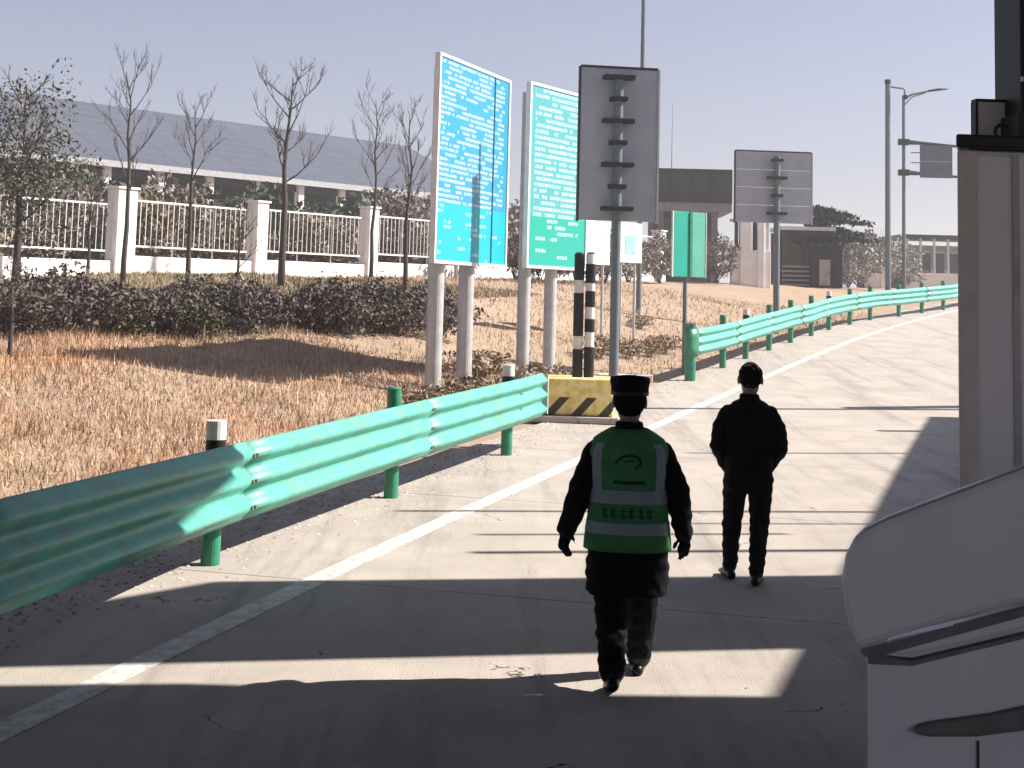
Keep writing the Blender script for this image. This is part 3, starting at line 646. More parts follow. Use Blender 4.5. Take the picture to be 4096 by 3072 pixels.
# far grey building and white wall
YF = 96
x0, x1, z0, z1 = bbox_of(902, 985, 284, 240, YF); gz = float(hgt((x0+x1)/2, YF)); wd = x1-x0; ht = z1-gz
fbd = empty('low_grey_building', ((x0+x1)/2, YF, gz), 0, 'low grey building with dark eaves and pale posts behind the white far wall', 'building')
m_gr = mat('grey_render', (.40, .37, .37), .85, scale=.8, col2=(.31, .29, .29))
bm = nb(); box(bm, (0, 3, ht/2-.3), (wd, 5, ht)); ob('wall', bm, m_gr, fbd)
bm = nb(); box(bm, (0, 2.6, ht+.28), (wd+.4, 6.6, .16)); ob('roof', bm, m_dark, fbd)
for k in range(6):
    xx = -wd/2+wd*(k+.4)/6
    bm = nb(); box(bm, (xx, .2, ht/2), (.14, .14, ht+.3)); ob('post', bm, m_white, fbd)
    wn_ = nb(); box(wn_, (xx+wd/12, .48, ht*.56), (.75, .08, ht*.5)); wo = ob('window', wn_, mat('window_frame_grey', (.55, .52, .50), .6), fbd)
    bm = nb(); box(bm, (xx+wd/12, .43, ht*.56), (.55, .04, ht*.4)); ob('pane', bm, MATS['dark_glass'], wo)
bm = nb(); box(bm, (0, .46, ht*.42), (wd*.99, .06, .2)); ob('string_course', bm, m_white, fbd)
for u0, u1, v0, v1, Yd, lab in ((906, 990, 271, 279, 88, 'long low white wall in front of the low grey building'), (864, 881, 271, 280, 80, 'short white wall stub left of the thick lamp post')):
    x0, x1, z0, z1 = bbox_of(u0, u1, v1, v0, Yd); gz = float(hgt((x0+x1)/2, Yd))
    e = empty('low_wall', ((x0+x1)/2, Yd, gz), 0, lab, 'wall')
    bm = nb(); box(bm, (0, 0, (z1-gz)/2-.1), (x1-x0, .25, z1-gz)); ob('wall_body', bm, m_wallw, e)
    bm = nb(); box(bm, (0, 0, z1-gz-.17), (x1-x0+.1, .35, .1)); ob('coping', bm, m_wallw, e)
    if u1-u0 < 30:
        bm = nb(); box(bm, ((x1-x0)/2+.1, 0, (z1-gz)/2+.1), (.3, .4, z1-gz+.2)); ob('end_pier', bm, m_wallw, e)
# white kerb at the gore nose
ka, kb = G(597, 379), G(652, 381)
c, wd, rz = frame_from(ka, kb); e = empty('kerb', (c.x, c.y, float(zr(c.y))), rz, 'white kerb stones at the mouth of the gap between the two guardrails', 'kerb')
for k in range(3):
    bm = nb(); box(bm, (-wd/2+wd*(k+.5)/3, 0, .05), (wd/3-.015, .25, .16)); ob('kerb_stone', bm, m_white, e, bevel=.015)

# ================================================================== plants
def leaf_cloud(n, c, r, s, seed, up=.3, hollow=.35):
    q = np.random.default_rng(seed)
    d = q.normal(size=(n, 3)); d /= np.linalg.norm(d, axis=1)[:, None]
    rad = (hollow + (1-hollow)*q.random(n))**.6
    lump = 1 + .28*np.sin(d[:, 0]*5+seed)*np.cos(d[:, 1]*4+seed*2) + .2*np.sin(d[:, 2]*7+seed)
    p = np.array(c) + d*rad[:, None]*np.array(r)*lump[:, None]
    a = q.normal(size=(n, 3)); a /= np.linalg.norm(a, axis=1)[:, None]; b = np.cross(a, q.normal(size=(n, 3))); b /= np.linalg.norm(b, axis=1)[:, None]
    sz = s*q.uniform(.5, 1.4, n)[:, None]
    v = np.stack([p-a*sz, p+b*sz*.45, p+a*sz, p-b*sz*.45], 1).reshape(-1, 3)
    return v, np.arange(n*4).reshape(-1, 4)
def twig_mesh(bm, base, n, h, spread, r, q, kinks=3):
    for k in range(n):
        a = q.uniform(0, 6.28); l = h*q.uniform(.55, 1.05); s = spread*q.uniform(.3, 1.)
        pts = [Vector(base)+Vector((q.uniform(-.08, .08), q.uniform(-.08, .08), 0))]
        for j in range(1, kinks+1):
            t = j/kinks; pts.append(Vector(base)+Vector((math.cos(a)*s*t+q.uniform(-.05, .05)*h, math.sin(a)*s*t+q.uniform(-.05, .05)*h, l*t)))
        ring_tube(bm, pts, [r*(1-.75*j/kinks) for j in range(kinks+1)], 4)
m_shrub = leafmat('dull_shrub_leaves', (.05, .04, .038), (.19, .15, .135)); m_shrub2 = leafmat('olive_shrub_leaves', (.05, .05, .03), (.18, .16, .095))
m_brush = leafmat('grey_brush_twigs', (.12, .10, .09), (.36, .31, .29)); m_ever = leafmat('evergreen_leaves', (.025, .04, .022), (.10, .12, .07))
m_twig = mat('shrub_twig', (.12, .09, .075), .9, scale=10, col2=(.06, .045, .04))
def make_shrub(name, rx, hh, n, s, mm, seed, label, cat, group, twr=.012):
    e = empty(name, (0, 0, 0), 0, label, cat, group); q = np.random.default_rng(seed)
    vv, ff = leaf_cloud(n, (0, 0, hh*.56), (rx, rx*.8, hh*.5), s, seed); vv[:, 2] = np.maximum(vv[:, 2], .02)
    fastmesh('foliage', vv, ff, mm, e)
    bm = nb(); twig_mesh(bm, (0, 0, -.1), 16, hh*1.15, rx*.9, twr, q); ob('stems', bm, m_twig, e)
    return e
def copy_tree(o, parent=None):
    c = o.copy(); COL.objects.link(c); c.parent = parent
    for ch in o.children: copy_tree(ch, c)
    return c
protos = [make_shrub('hedge_shrub', .72, .80, 900, .05, m_shrub, 11, 'low dark twiggy shrub in the hedge across the bank', 'shrub', 'shrubs of the hedge on the bank'),
          make_shrub('hedge_shrub', .62, .70, 700, .05, m_shrub2, 12, 'low dark twiggy shrub in the hedge across the bank', 'shrub', 'shrubs of the hedge on the bank'),
          make_shrub('hedge_shrub', .80, .88, 950, .055, m_shrub, 13, 'low dark twiggy shrub in the hedge across the bank', 'shrub', 'shrubs of the hedge on the bank')]
used = [0]*3
def put(protos_, used_, k, x, y, sc, rz, dz=0.):
    if used_[k] == 0: o = protos_[k]; used_[k] = 1
    else: o = copy_tree(protos_[k])
    o.location = (x, y, float(hgt(x, y))+dz); o.rotation_euler = (0, 0, rz); o.scale = (sc, sc, sc*random.uniform(.85, 1.15)); return o
for row, vv_ in enumerate((334, 327, 320)):
    for k, u in enumerate(np.linspace(-12, 432, 17)):
        if random.random() < .14: continue
        p = G(u+random.uniform(-9, 9)+row*11, vv_+random.uniform(-3, 3)); put(protos, used, random.randrange(3), p[0], p[1], random.uniform(.80, 1.22), random.uniform(0, 6.28))
# brush behind the fence
pb_ = [make_shrub('brush_bush', 1.5, 2.5, 2600, .10, m_brush, 21, 'grey brown leafless bush crowding behind the white fence', 'bush', 'bushes behind the white fence', .02),
       make_shrub('brush_bush', 1.3, 2.1, 2400, .10, leafmat('brown_brush', (.11, .085, .06), (.33, .27, .19)), 22, 'grey brown leafless bush crowding behind the white fence', 'bush', 'bushes behind the white fence', .02)]
ub = [0]*2
for k, s in enumerate(np.linspace(-9, 30, 24)):
    p = Vector((float(fa[0]), 43, 0)) + fdir*float(s) + Vector((-fdir.y, fdir.x, 0))*random.uniform(1.6, 3.8); put(pb_, ub, k % 2, p.x, p.y, random.uniform(.9, 1.15), random.uniform(0, 6.28))
# evergreens under the shed eave
pe_ = [make_shrub('evergreen_tree', 2.0, 3.3, 2200, .2, m_ever, 31, 'dark evergreen tree between the fence brush and the long shed', 'tree', 'evergreens before the long shed', .07),
       make_shrub('evergreen_tree', 1.8, 2.9, 2000, .2, m_ever, 32, 'dark evergreen tree between the fence brush and the long shed', 'tree', 'evergreens before the long shed', .07)]
for e in pe_:
    for ch in e.children: ch.name = 'crown' if ch.name.startswith('foliage') else 'trunk'
ue = [0]*2
for k, u in enumerate(np.linspace(8, 500, 17)):
    Yd = 58 + (u/500)*26; p = P(u, 270, Yd); put(pe_, ue, k % 2, float(p[0]), Yd, random.uniform(.95, 1.2), random.uniform(0, 6.28))
# bare trees
def bare_tree(seed, h, r, fork, nbr, rise, label, name='bare_tree', leafy=0, stake=False, spread=1.0):
    e = empty(name, (0, 0, 0), 0, label, 'tree'); q = np.random.default_rng(seed)
    bm = nb(); pts = []; k = 7
    for i in range(k+1):
        t = i/k; pts.append((q.normal(0, .025)*h*t*.5, q.normal(0, .02)*h*t*.5, -.15+(h+.15)*t))
    ring_tube(bm, pts, [r*(1-.86*(i/k)**1.1) for i in range(k+1)], 8); ob('trunk', bm, m_bark, e, smooth=True)
    bm = nb()
    def branch(p, d, l, rr, lev):
        pp = [p]; dd = d.copy()
        for i in range(4):
            dd = (dd + Vector((q.normal(0, .14), q.normal(0, .14), .10*rise))).normalized(); pp.append(pp[-1]+dd*l/4)
        ring_tube(bm, pp, [rr*(1-.2*i) for i in range(5)], 5)
        if lev > 0:
            for j in range(4 if lev > 1 else 5):
                t = q.uniform(.3, .98); i = min(3, int(t*4)); b = pp[i].lerp(pp[i+1], t*4-i)
                nd = (dd + Vector((q.normal(0, .6), q.normal(0, .6), q.uniform(-.05, .45)))).normalized(); branch(b, nd, l*q.uniform(.35, .6), max(rr*.5, .005), lev-1)
    for i in range(nbr):
        t = fork + (1-fork)*(i/max(nbr-1, 1))**.9*.92; z = h*t; a = i*2.4+q.uniform(-.4, .4)
        j = min(k-1, int((z+.15)/(h+.15)*k)); c = Vector(pts[j]).lerp(Vector(pts[j+1]), ((z+.15)/(h+.15)*k)-j)
        branch(c, Vector((math.cos(a)*spread, math.sin(a)*spread, .55+.5*q.random()*rise)).normalized(), h*q.uniform(.2, .36)*(1.15-t*.6), r*.36*(1-t*.5), 2)
    ob('crown', bm, m_bark, e, smooth=True)
    if leafy:
        vv, ff = leaf_cloud(leafy, (0, 0, h*.68), (h*.30, h*.28, h*.36), .055, seed, hollow=.2); fastmesh('foliage', vv, ff, MATS['grey_green_leaves'], e)
    if stake:
        for s_ in (-1, 1):
            b2 = nb(); cyl(b2, (s_*.55, .1, -.1), (s_*.06, .03, h*.34), .03, .026, 8); ob('stake', b2, m_wood, e)
        b2 = nb(); cyl(b2, (0, .02, h*.335), (0, .02, h*.36), r*1.25, n=10); ob('tie', b2, m_dark, e)
    return e
leafmat('grey_green_leaves', (.06, .065, .05), (.22, .21, .17))
TB = [ # u, v base, Y, v top, r, label, opts
    (123, 274, 40, 72, .085, 'bare young tree standing right before the thickest fence pillar', dict(fork=.42, nbr=13, rise=1.6, spread=.75)),
    (187, 292, 36, 112, .075, 'bare slender tree between the thickest fence pillar and the next pillar', dict(fork=.62, nbr=7, rise=1.4, spread=.6, stake=False)),
    (282, 262, 39, 78, .11, 'bare tree with the thickest dark trunk and wide spreading upswept branches', dict(fork=.5, nbr=12, rise=1.1, spread=1.15)),
    (371, 274, 45, 100, .07, 'bare thin tree in front of the third fence pillar', dict(fork=.42, nbr=13, rise=1.5, spread=.8)),
    (405, 278, 40, 118, .075, 'bare thin tree close to the blue notice board', dict(fork=.45, nbr=12, rise=1.6, spread=.7)),
    (236, 300, 33, 205, .05, 'short pale staked sapling with few twigs in the hedge', dict(fork=.4, nbr=9, rise=1.3, spread=.8, stake=True)),
    (86, 296, 35, 178, .055, 'short leaning sapling left of the thickest fence pillar', dict(fork=.5, nbr=9, rise=1.4, spread=.6)),
]
for i, (u, vb, Yd, vt, r, lab, kw) in enumerate(TB):
    p = P(u, vb, Yd); gz = float(hgt(p[0], Yd)); h = float(P(u, vt, Yd)[2])-gz
    o = bare_tree(50+i, h, r, label=lab, **kw); o.location = (float(p[0]), Yd, gz)
p = P(14, 300, 31); gz = float(hgt(p[0], 31)); o = bare_tree(71, float(P(14, 88, 31)[2])-gz, .11, .38, 14, .9, 'leafy grey-green tree at the left end of the hedge', 'leafy_tree', leafy=4200); o.location = (float(p[0]), 31, gz)
p = P(10, 350, 24); gz = float(hgt(p[0], 24)); o = bare_tree(73, float(P(10, 262, 24)[2])-gz, .05, .35, 8, 1.2, 'knotted brown sapling growing alone in front of the hedge', 'sapling', leafy=0); o.location = (float(p[0]), 24, gz)
p = P(393, 330, 30)
# pine on the right
YP = 74; p = P(826, 284, YP); gz = float(hgt(p[0], YP)); hP = float(P(826, 211, YP)[2])-gz
e = empty('pine_tree', (float(p[0]), YP, gz), 0, 'dark spreading pine with layered branches above the open shelter', 'tree')
bm = nb(); ring_tube(bm, [(0, 0, -.2), (.05, 0, hP*.5), (0, 0, hP)], [.14, .1, .03], 8); ob('trunk', bm, m_bark, e)
vv = []; ff = []; q = np.random.default_rng(5); nv = 0
for k in range(26):
    a = k*2.4; t = .5+.5*(k/25); l = (1.9-1.2*(t-.5)*2)*q.uniform(.7, 1.2)*(1.5 if math.cos(a) > .5 else .85)
    c = (math.cos(a)*l*.6, math.sin(a)*l*.4, hP*t+l*.16); v1, f1 = leaf_cloud(170, c, (l*.55, .35, .16), .13, 100+k, hollow=0); vv.append(v1); ff.append(f1+nv); nv += len(v1)
fastmesh('crown', np.concatenate(vv), np.concatenate(ff), leafmat('pine_needles', (.02, .03, .022), (.07, .085, .06)), e)
# grey bushes on the right
pg = [make_shrub('roadside_bush', 1.6, 2.6, 2200, .11, leafmat('grey_bush_leaves', (.15, .14, .13), (.42, .39, .37)), 41, 'pale grey bush on the far verge beside the shelter', 'bush', 'pale bushes on the far verge', .02)]
ug = [0]
for u, vb, Yd, sc in ((838, 287, 74, .85), (848, 288, 77, .95), (860, 289, 80, 1.05), (871, 290, 83, 1.1), (880, 290, 86, 1.1), (893, 291, 90, 1.0), (899, 291, 84, .9)):
    p = P(u, vb, Yd); put(pg, ug, 0, float(p[0]), Yd, sc, random.uniform(0, 6.28))
pg = [make_shrub('scrub_bush', 1.6, 2.6, 2200, .11, MATS['grey_brush_twigs'], 43, 'grey twiggy bush on the bank behind the signs', 'bush', 'scrub behind the signs', .02)]; ug = [0]
for u, vb, Yd, sc in ((660, 274, 62, .7), (716, 279, 66, .8), (628, 270, 58, .75), (605, 270, 56, .8), (575, 270, 54, .9), (515, 270, 55, .9), (540, 270, 56, .85)):
    p = P(u, vb, Yd); put(pg, ug, 0, float(p[0]), Yd, sc, random.uniform(0, 6.28))
# bramble tufts by the sign posts
pt = [make_shrub('weed_clump', .55, .55, 700, .045, leafmat('weed_leaves', (.12, .09, .06), (.38, .29, .20)), 61, 'dry weed clump at the foot of the notice board posts', 'weeds', 'dry weeds around the sign posts', .008)]
ut = [0]
for u, Yd in ((425, 23), (447, 24), (470, 25), (497, 26), (515, 26), (535, 28), (560, 29), (600, 35), (628, 36), (650, 37), (665, 38), (480, 29), (640, 42)):
    p = P(u, 330, Yd); put(pt, ut, 0, float(p[0]), Yd, random.uniform(.7, 1.2), random.uniform(0, 6.28))

# ================================================================== toll canopy out of view, slabs and pipes shaped to cast shade
can = empty('toll_canopy', (0, 0, 0), 0, 'unseen toll plaza canopy over the lane, slabs and pipes shaped to cast the foreground shade', 'canopy')
m_can = mat('canopy_soffit', (.06, .063, .075), .8, scale=2, col2=(.05, .052, .06))
def shadow_slab(name, poly, z, th):
    k = z/math.tan(SUN_EL); d = (k*math.cos(SUN_A), k*math.sin(SUN_A))
    bm = nb(); prism(bm, [(x+d[0], y+d[1], z) for x, y in poly], (0, 0, th)); return ob(name, bm, m_can, can)
shadow_slab('rear_roof', [(-50, -14), (45, -14), (45, 9.0), (1.85, 8.19), (1.6, 8.18), (.45, 8.11), (-1.7, 8.13), (-2.64, 8.0), (-50, 5.2)], 6.5, .10)  # edge drawn from the shade on the road, spread wide to block sky
shadow_slab('front_shade_slab', [(-22, 3.4), (-2.84, 5.5), (-2.84, 8.34), (-2.77, 8.35), (.77, 9.06), (2.2, 9.34), (2.8, 11.78), (2.71, 11.75), (-1.98, 10.88), (-2.62, 10.1), (-2.80, 10.1), (-2.86, 11.22), (-22, 9.4)], 6.82, .10)  # added slab out of view, notched to shade the lane band and near rail
shadow_slab('side_shade_slab', [(1.6, 8.18), (22, 8.18), (22, 26.5), (7.5, 26.2), (7.26, 25.47), (1.97, 9.29)], 7.14, .10)  # added slab out of view, slanted to cast the long shade edge at right
def shadow_bar(a, b, wd_, z=7.0):
    k = z/math.tan(SUN_EL); d = Vector((k*math.cos(SUN_A), k*math.sin(SUN_A), z))
    bm = nb(); cyl(bm, Vector((a[0], a[1], 0))+d, Vector((b[0], b[1], 0))+d, wd_/2, n=10); ob('shade_pipe', bm, m_dark, can)  # added pipe out of view, placed to throw a thin shade line on the road
shadow_bar((-.2, 12.33), (4.2, 13.12), .12, 7.3); shadow_bar((2.62, 13.71), (-.2, 13.23), .08, 7.3); shadow_bar((-1.0, 14.5), (6.0, 15.62), .10, 7.3); shadow_bar((1.2, 14.1), (6., 14.8), .06, 7.3)
shadow_bar((2.2, 26.3), (10, 27.9), .22, 7.3); shadow_bar((6.0, 23.74), (9, 24.2), .22, 7.3); shadow_bar((6.3, 27.35), (10, 28.6), .42, 7.3); shadow_bar((2.5, 20.2), (7, 21.1), .1, 7.3)

# ================================================================== toll booth
YB_ = 6.1; K = P(959, 300, YB_); kx, ky = float(K[0]), YB_
sd = Vector((.3185, .948, 0)); fd_ = Vector((.995, .10, 0)).normalized()
def bp(a, b_, z): p = Vector((kx, ky, 0)) + sd*a + fd_*b_; return (p.x, p.y, z)
zt = float(P(985, 148, YB_)[2])
tb = empty('toll_booth', (kx, ky, 0), 0, 'pale toll booth with brown corner strip and dark roof edge at the lane side', 'booth')
m_booth = mat('booth_panel', (.80, .79, .84), .35, scale=1.2, col2=(.73, .72, .77), spec=.5)
Wb, Lb = 1.7, 1.55
def loc(p): return (p[0]-kx, p[1]-ky, p[2])
def quadprism(a0, a1, b0, b1, z0, z1): return prism(nb(), [loc(bp(a0, b0, z0)), loc(bp(a0, b1, z0)), loc(bp(a1, b1, z0)), loc(bp(a1, b0, z0))], (0, 0, z1-z0))
ob('wall', quadprism(.03, Lb-.03, .03, Wb, .15, zt-.002), m_booth, tb, bevel=.03)
ob('plinth', quadprism(-.05, Lb+.05, -.05, Wb+.05, 0, .148), m_conc, tb)
ob('roof_slab', quadprism(-.03, Lb+.02, -.008, Wb+.1, zt, zt+.055), m_dark, tb, bevel=.01)
ob('corner_strip', quadprism(-.012, .10, -.004, .085, .15, zt-.01), mat('brown_trim', (.68, .64, .62), .4, scale=6, col2=(.58, .54, .52)), tb, bevel=.012)
ob('corner_strip', quadprism(Lb-.10, Lb+.012, -.004, .075, .15, zt-.01), m_dark, tb, bevel=.012)
wn_ = ob('window', quadprism(.25, 1.35, .006, .05, 1.1, 2.15), m_dark, tb)
ob('pane', quadprism(.31, 1.29, .0, .02, 1.17, 2.08), MATS['dark_glass'], wn_)
ob('vertical_rib', quadprism(.018, .06, .24, .27, .16, zt-.02), mat('booth_rib', (.55, .53, .55), .4), tb)
# panel on the booth roof with ring lamp, and the dark canopy column
p0 = P(976, 139, 6.5); p1 = P(1040, 104, 6.5)
e = empty('rooftop_panel', (float(p0[0]), 6.5, zt+.056), R(4), 'small grey panel with dark rim standing on the booth roof', 'panel')
wd = float(p1[0]-p0[0]); ht = float(p1[2])-zt-.056
bm = nb(); box(bm, (wd/2, 0, ht/2), (wd, .05, ht)); ob('sheet', bm, mat('rooftop_grey', (.72, .72, .75), .6, scale=5, col2=(.64, .64, .67)), e)
bm = nb(); box(bm, (wd/2, -.002, ht+.007), (wd+.02, .06, .012)); ob('top_rim', bm, m_dark, e)
bm = nb(); box(bm, (-.007, -.002, ht/2), (.012, .056, ht)); ob('side_rim', bm, m_dark, e)
rc = P(1002, 132, 6.2)
e = empty('ring_lamp', (float(rc[0]), 6.2, float(rc[2])), 0, 'dark ring-shaped lamp fixed by the column foot above the booth roof', 'lamp')
bm = nb()
n1, n2 = 28, 8; vsx = [[bm.verts.new(((.030+.0085*math.cos(b_))*math.cos(a), .012*math.sin(b_), (.030+.0085*math.cos(b_))*math.sin(a))) for b_ in np.arange(n2)*2*math.pi/n2] for a in np.arange(n1)*2*math.pi/n1]
for i in range(n1):
    for j in range(n2): bm.faces.new((vsx[i][j], vsx[(i+1) % n1][j], vsx[(i+1) % n1][(j+1) % n2], vsx[i][(j+1) % n2]))
ob('ring', bm, m_dark, e, smooth=True)
bm = nb(); box(bm, (.03, .004, -.035), (.05, .02, .02)); ob('bracket', bm, m_dark, e)
bm = nb(); cyl(bm, (0.035, 0, -.1), (.035, 0, -.03), .008, n=8); ob('stem', bm, m_dark, e)
cx_ = P(1007, 60, 6.45); e = empty('canopy_column', (float(cx_[0])+.2, 6.45, zt+.056), 0, 'black square column rising from the booth roof to the canopy', 'column')
bm = nb(); box(bm, (0, 0, (6.5-zt-.06)/2), (.40, .35, 6.5-zt-.06)); ob('shaft', bm, m_black, e, bevel=.01)
bm = nb(); box(bm, (0, 0, .06), (.44, .39, .12)); ob('foot', bm, m_dark, e)
bm = nb(); box(bm, (-.02, -.18, .27), (.36, .02, .02)); ob('trim_strip', bm, m_steel, e)

# ================================================================== barrier gate cabinet
fdv = Vector((.87, .5, 0)).normalized(); bkv = Vector((.30, .95, 0))   # along the face, into the body
A0 = P(865, 660, 4.5); a0 = Vector((float(A0[0]), 4.5, 0))
nrm = Vector((fdv.y, -fdv.x, 0))
def onplane(u, v, offs=0.):
    d = ray(u, v); p0_ = a0 + nrm*offs
    t = (nrm.dot(p0_) - nrm.x*0 - nrm.y*0)/(nrm.x*d[0]+nrm.y*d[1]); return CC + d*t
bg_ = empty('barrier_cabinet', (a0.x, a0.y, 0), 0, 'white barrier gate cabinet with a big rounded overhanging hood at the lane edge', 'cabinet')
def lo(p): return (float(p[0])-a0.x, float(p[1])-a0.y, float(p[2]))
m_cab = mat('cabinet_white', (.68, .69, .77), .38, scale=1.5, col2=(.62, .63, .71), spec=.5)
hood = [(858, 650), (849, 628), (844, 605), (841, 580), (845, 556), (853, 541), (864, 530), (886, 519), (920, 506), (960, 491), (1000, 476), (1040, 461), (1110, 437), (1110, 582), (1024, 604), (960, 620), (910, 634)]
ob('hood', prism(nb(), [lo(onplane(u, v, .06)) for u, v in hood], bkv*.12), m_cab, bg_, bevel=.025)
rim = [(887, 655), (886, 642), (1110, 590), (1110, 610), (960, 645), (910, 656)]
ob('rim', prism(nb(), [lo(onplane(u, v, .035)) for u, v in rim], bkv*.10), m_cab, bg_, bevel=.012)
body = [(867, 652), (1110, 590)]
b0 = onplane(867, 655, 0.); b1 = onplane(1110, 605, 0.)
zb_ = float(b0[2]); bm = nb(); prism(bm, [lo((b0[0], b0[1], .0)), lo((b1[0], b1[1], .0)), lo((b1[0], b1[1], zb_+.10)), lo((b0[0], b0[1], zb_))], bkv*.10); ob('body', bm, m_cab, bg_, bevel=.02)
mat('seal_grey', (.17, .175, .21), .6)
ob('lower_lip', prism(nb(), [lo(onplane(u, v, .03)) for u, v in ((868, 664), (868, 657), (884, 658), (912, 661), (1110, 614), (1110, 618), (912, 666))], bkv*.045), MATS['seal_grey'], bg_)
ob('seal', prism(nb(), [lo(onplane(u, v, .045)) for u, v in ((860, 652), (1110, 586), (1110, 593), (888, 654), (866, 657))], bkv*.05), MATS['seal_grey'], bg_)
ob('grip_slot', prism(nb(), [lo(onplane(u, v, .03)) for u, v in ((916, 735), (915, 728), (932, 724), (990, 716), (1110, 690), (1110, 716), (1024, 732), (976, 738), (930, 738))], bkv*.05), mat('slot_dark', (.16, .155, .165), .6), bg_, bevel=.01)
ob('panel_joint', prism(nb(), [lo(onplane(u, v, .004)) for u, v in ((977, 800), (977, 741), (979.5, 741), (979.5, 800))], bkv*.01), m_dark, bg_)

# ================================================================== people
def fuse(bm, voxel, smooth_it=4):
    me = bpy.data.meshes.new('tmp'); bm.to_mesh(me); bm.free(); o = bpy.data.objects.new('tmp', me); COL.objects.link(o)
    r = o.modifiers.new('r', 'REMESH'); r.mode = 'VOXEL'; r.voxel_size = voxel; r.use_smooth_shade = True
    s = o.modifiers.new('s', 'SMOOTH'); s.factor = .5; s.iterations = smooth_it
    dg = bpy.context.evaluated_depsgraph_get(); me2 = bpy.data.meshes.new_from_object(o.evaluated_get(dg))
    bpy.data.objects.remove(o); bpy.data.meshes.remove(me); return me2
def ell(bm, c, r, n=16):
    bmesh.ops.create_uvsphere(bm, u_segments=n, v_segments=n//2+2, radius=1, matrix=Matrix.Translation(Vector(c)) @ Matrix.Diagonal((*r, 1)))
def limb(bm, pts, rad, n=14):
    ring_tube(bm, pts, rad, n)
    for p, r in ((pts[0], rad[0]), (pts[-1], rad[-1])):
        rr = max(r) if isinstance(r, tuple) else r; ell(bm, p, (rr, rr, rr), 12)
    for p, r in list(zip(pts, rad))[1:-1]:
        rr = min(r) if isinstance(r, tuple) else r; ell(bm, p, (rr*.98,)*3, 12)
def torso(bm, secs, n=28):
    rings = []
    for (z, cx, cy, rx, ry) in secs:
        rings.append([bm.verts.new((cx+rx*math.copysign(abs(math.cos(a))**.85, math.cos(a)), cy+ry*math.copysign(abs(math.sin(a))**.85, math.sin(a)), z)) for a in np.arange(n)*2*math.pi/n])
    for i in range(len(rings)-1):
        for k in range(n): bm.faces.new((rings[i][k], rings[i][(k+1) % n], rings[i+1][(k+1) % n], rings[i+1][k]))
    bm.faces.new(rings[0][::-1]); bm.faces.new(rings[-1])
def hand(bm, wr, dirv, side, palm_n, curl=.5):
    """palm plus five bent fingers; dirv = along the hand, palm_n = palm normal"""
    d = Vector(dirv).normalized(); nn = Vector(palm_n); nn = (nn-d*nn.dot(d)).normalized(); s = d.cross(nn).normalized()*side
    w = Vector(wr)
    ring_tube(bm, [w, w+d*.03, w+d*.06, w+d*.085], [(.024, .020), (.034, .018), (.038, .016), (.036, .014)], 10)
    for k, (o_, l) in enumerate(((.029, .070), (.010, .080), (-.010, .074), (-.028, .058))):
        b0_ = w+d*.08+s*o_; p1 = b0_+(d*math.cos(curl*.5)+nn*math.sin(curl*.5))*l*.45; p2 = p1+(d*math.cos(curl*1.3)+nn*math.sin(curl*1.3))*l*.32; p3 = p2+(d*math.cos(curl*2)+nn*math.sin(curl*2))*l*.26
        ring_tube(bm, [b0_, p1, p2, p3], [.0092, .0088, .008, .0068], 8)
    t0 = w+d*.025+s*.030; t1 = t0+(d*.6+s*.7+nn*.2).normalized()*.036; t2 = t1+(d*.9+s*.25+nn*.35).normalized()*.03
    ring_tube(bm, [t0, t1, t2], [.012, .0105, .008], 8)
HS = 1.14
def head(bm, c, yaw=0.):
    x, y, z = c      # centre of the head; faces +y
    n0 = len(bm.verts)
    ell(bm, (x, y-.006, z+.025), (.077, .094, .095), 20); ell(bm, (x, y+.02, z-.045), (.060, .070, .072), 18); ell(bm, (x, y+.035, z-.088), (.040, .045, .035), 14)
    ring_tube(bm, [(x, y+.088, z+.022), (x, y+.104, z-.005), (x, y+.112, z-.022), (x, y+.094, z-.032)], [.009, .012, .015, .010], 8)
    ell(bm, (x, y+.086, z+.034), (.05, .012, .012), 10)
    ell(bm, (x, y+.083, z-.057), (.026, .012, .007), 10); ell(bm, (x, y+.080, z-.070), (.024, .012, .008), 10)
    for s in (-1, 1):
        ell(bm, (x+s*.079, y-.008, z-.005), (.010, .020, .032), 10); ell(bm, (x+s*.045, y+.06, z-.02), (.025, .02, .025), 10)
    bm.verts.ensure_lookup_table()
    for v_ in bm.verts[n0:]: v_.co = Vector(c) + (v_.co-Vector(c))*HS
m_skin = mat('skin', (.34, .20, .14), .55, scale=20, col2=(.29, .165, .115), bump=.05)
m_hair = mat('black_hair', (.010, .009, .009), .95, spec=.05, scale=60, col2=(.006, .006, .006), bump=.5, bscale=160)
m_jack = mat('dark_navy_cloth', (.0085, .0095, .014), .85, scale=9, col2=(.005, .006, .009), bump=.5, bscale=14, spec=.12)
m_jack2 = mat('black_cloth', (.0075, .0075, .009), .85, scale=9, col2=(.004, .004, .005), bump=.5, bscale=14, spec=.12)
m_trou = mat('dark_trouser_cloth', (.008, .009, .013), .85, scale=9, col2=(.005, .006, .008), bump=.4, bscale=16, spec=.12)
m_shoe = mat('black_shoe', (.010, .010, .011), .35, scale=12, col2=(.006, .006, .006))
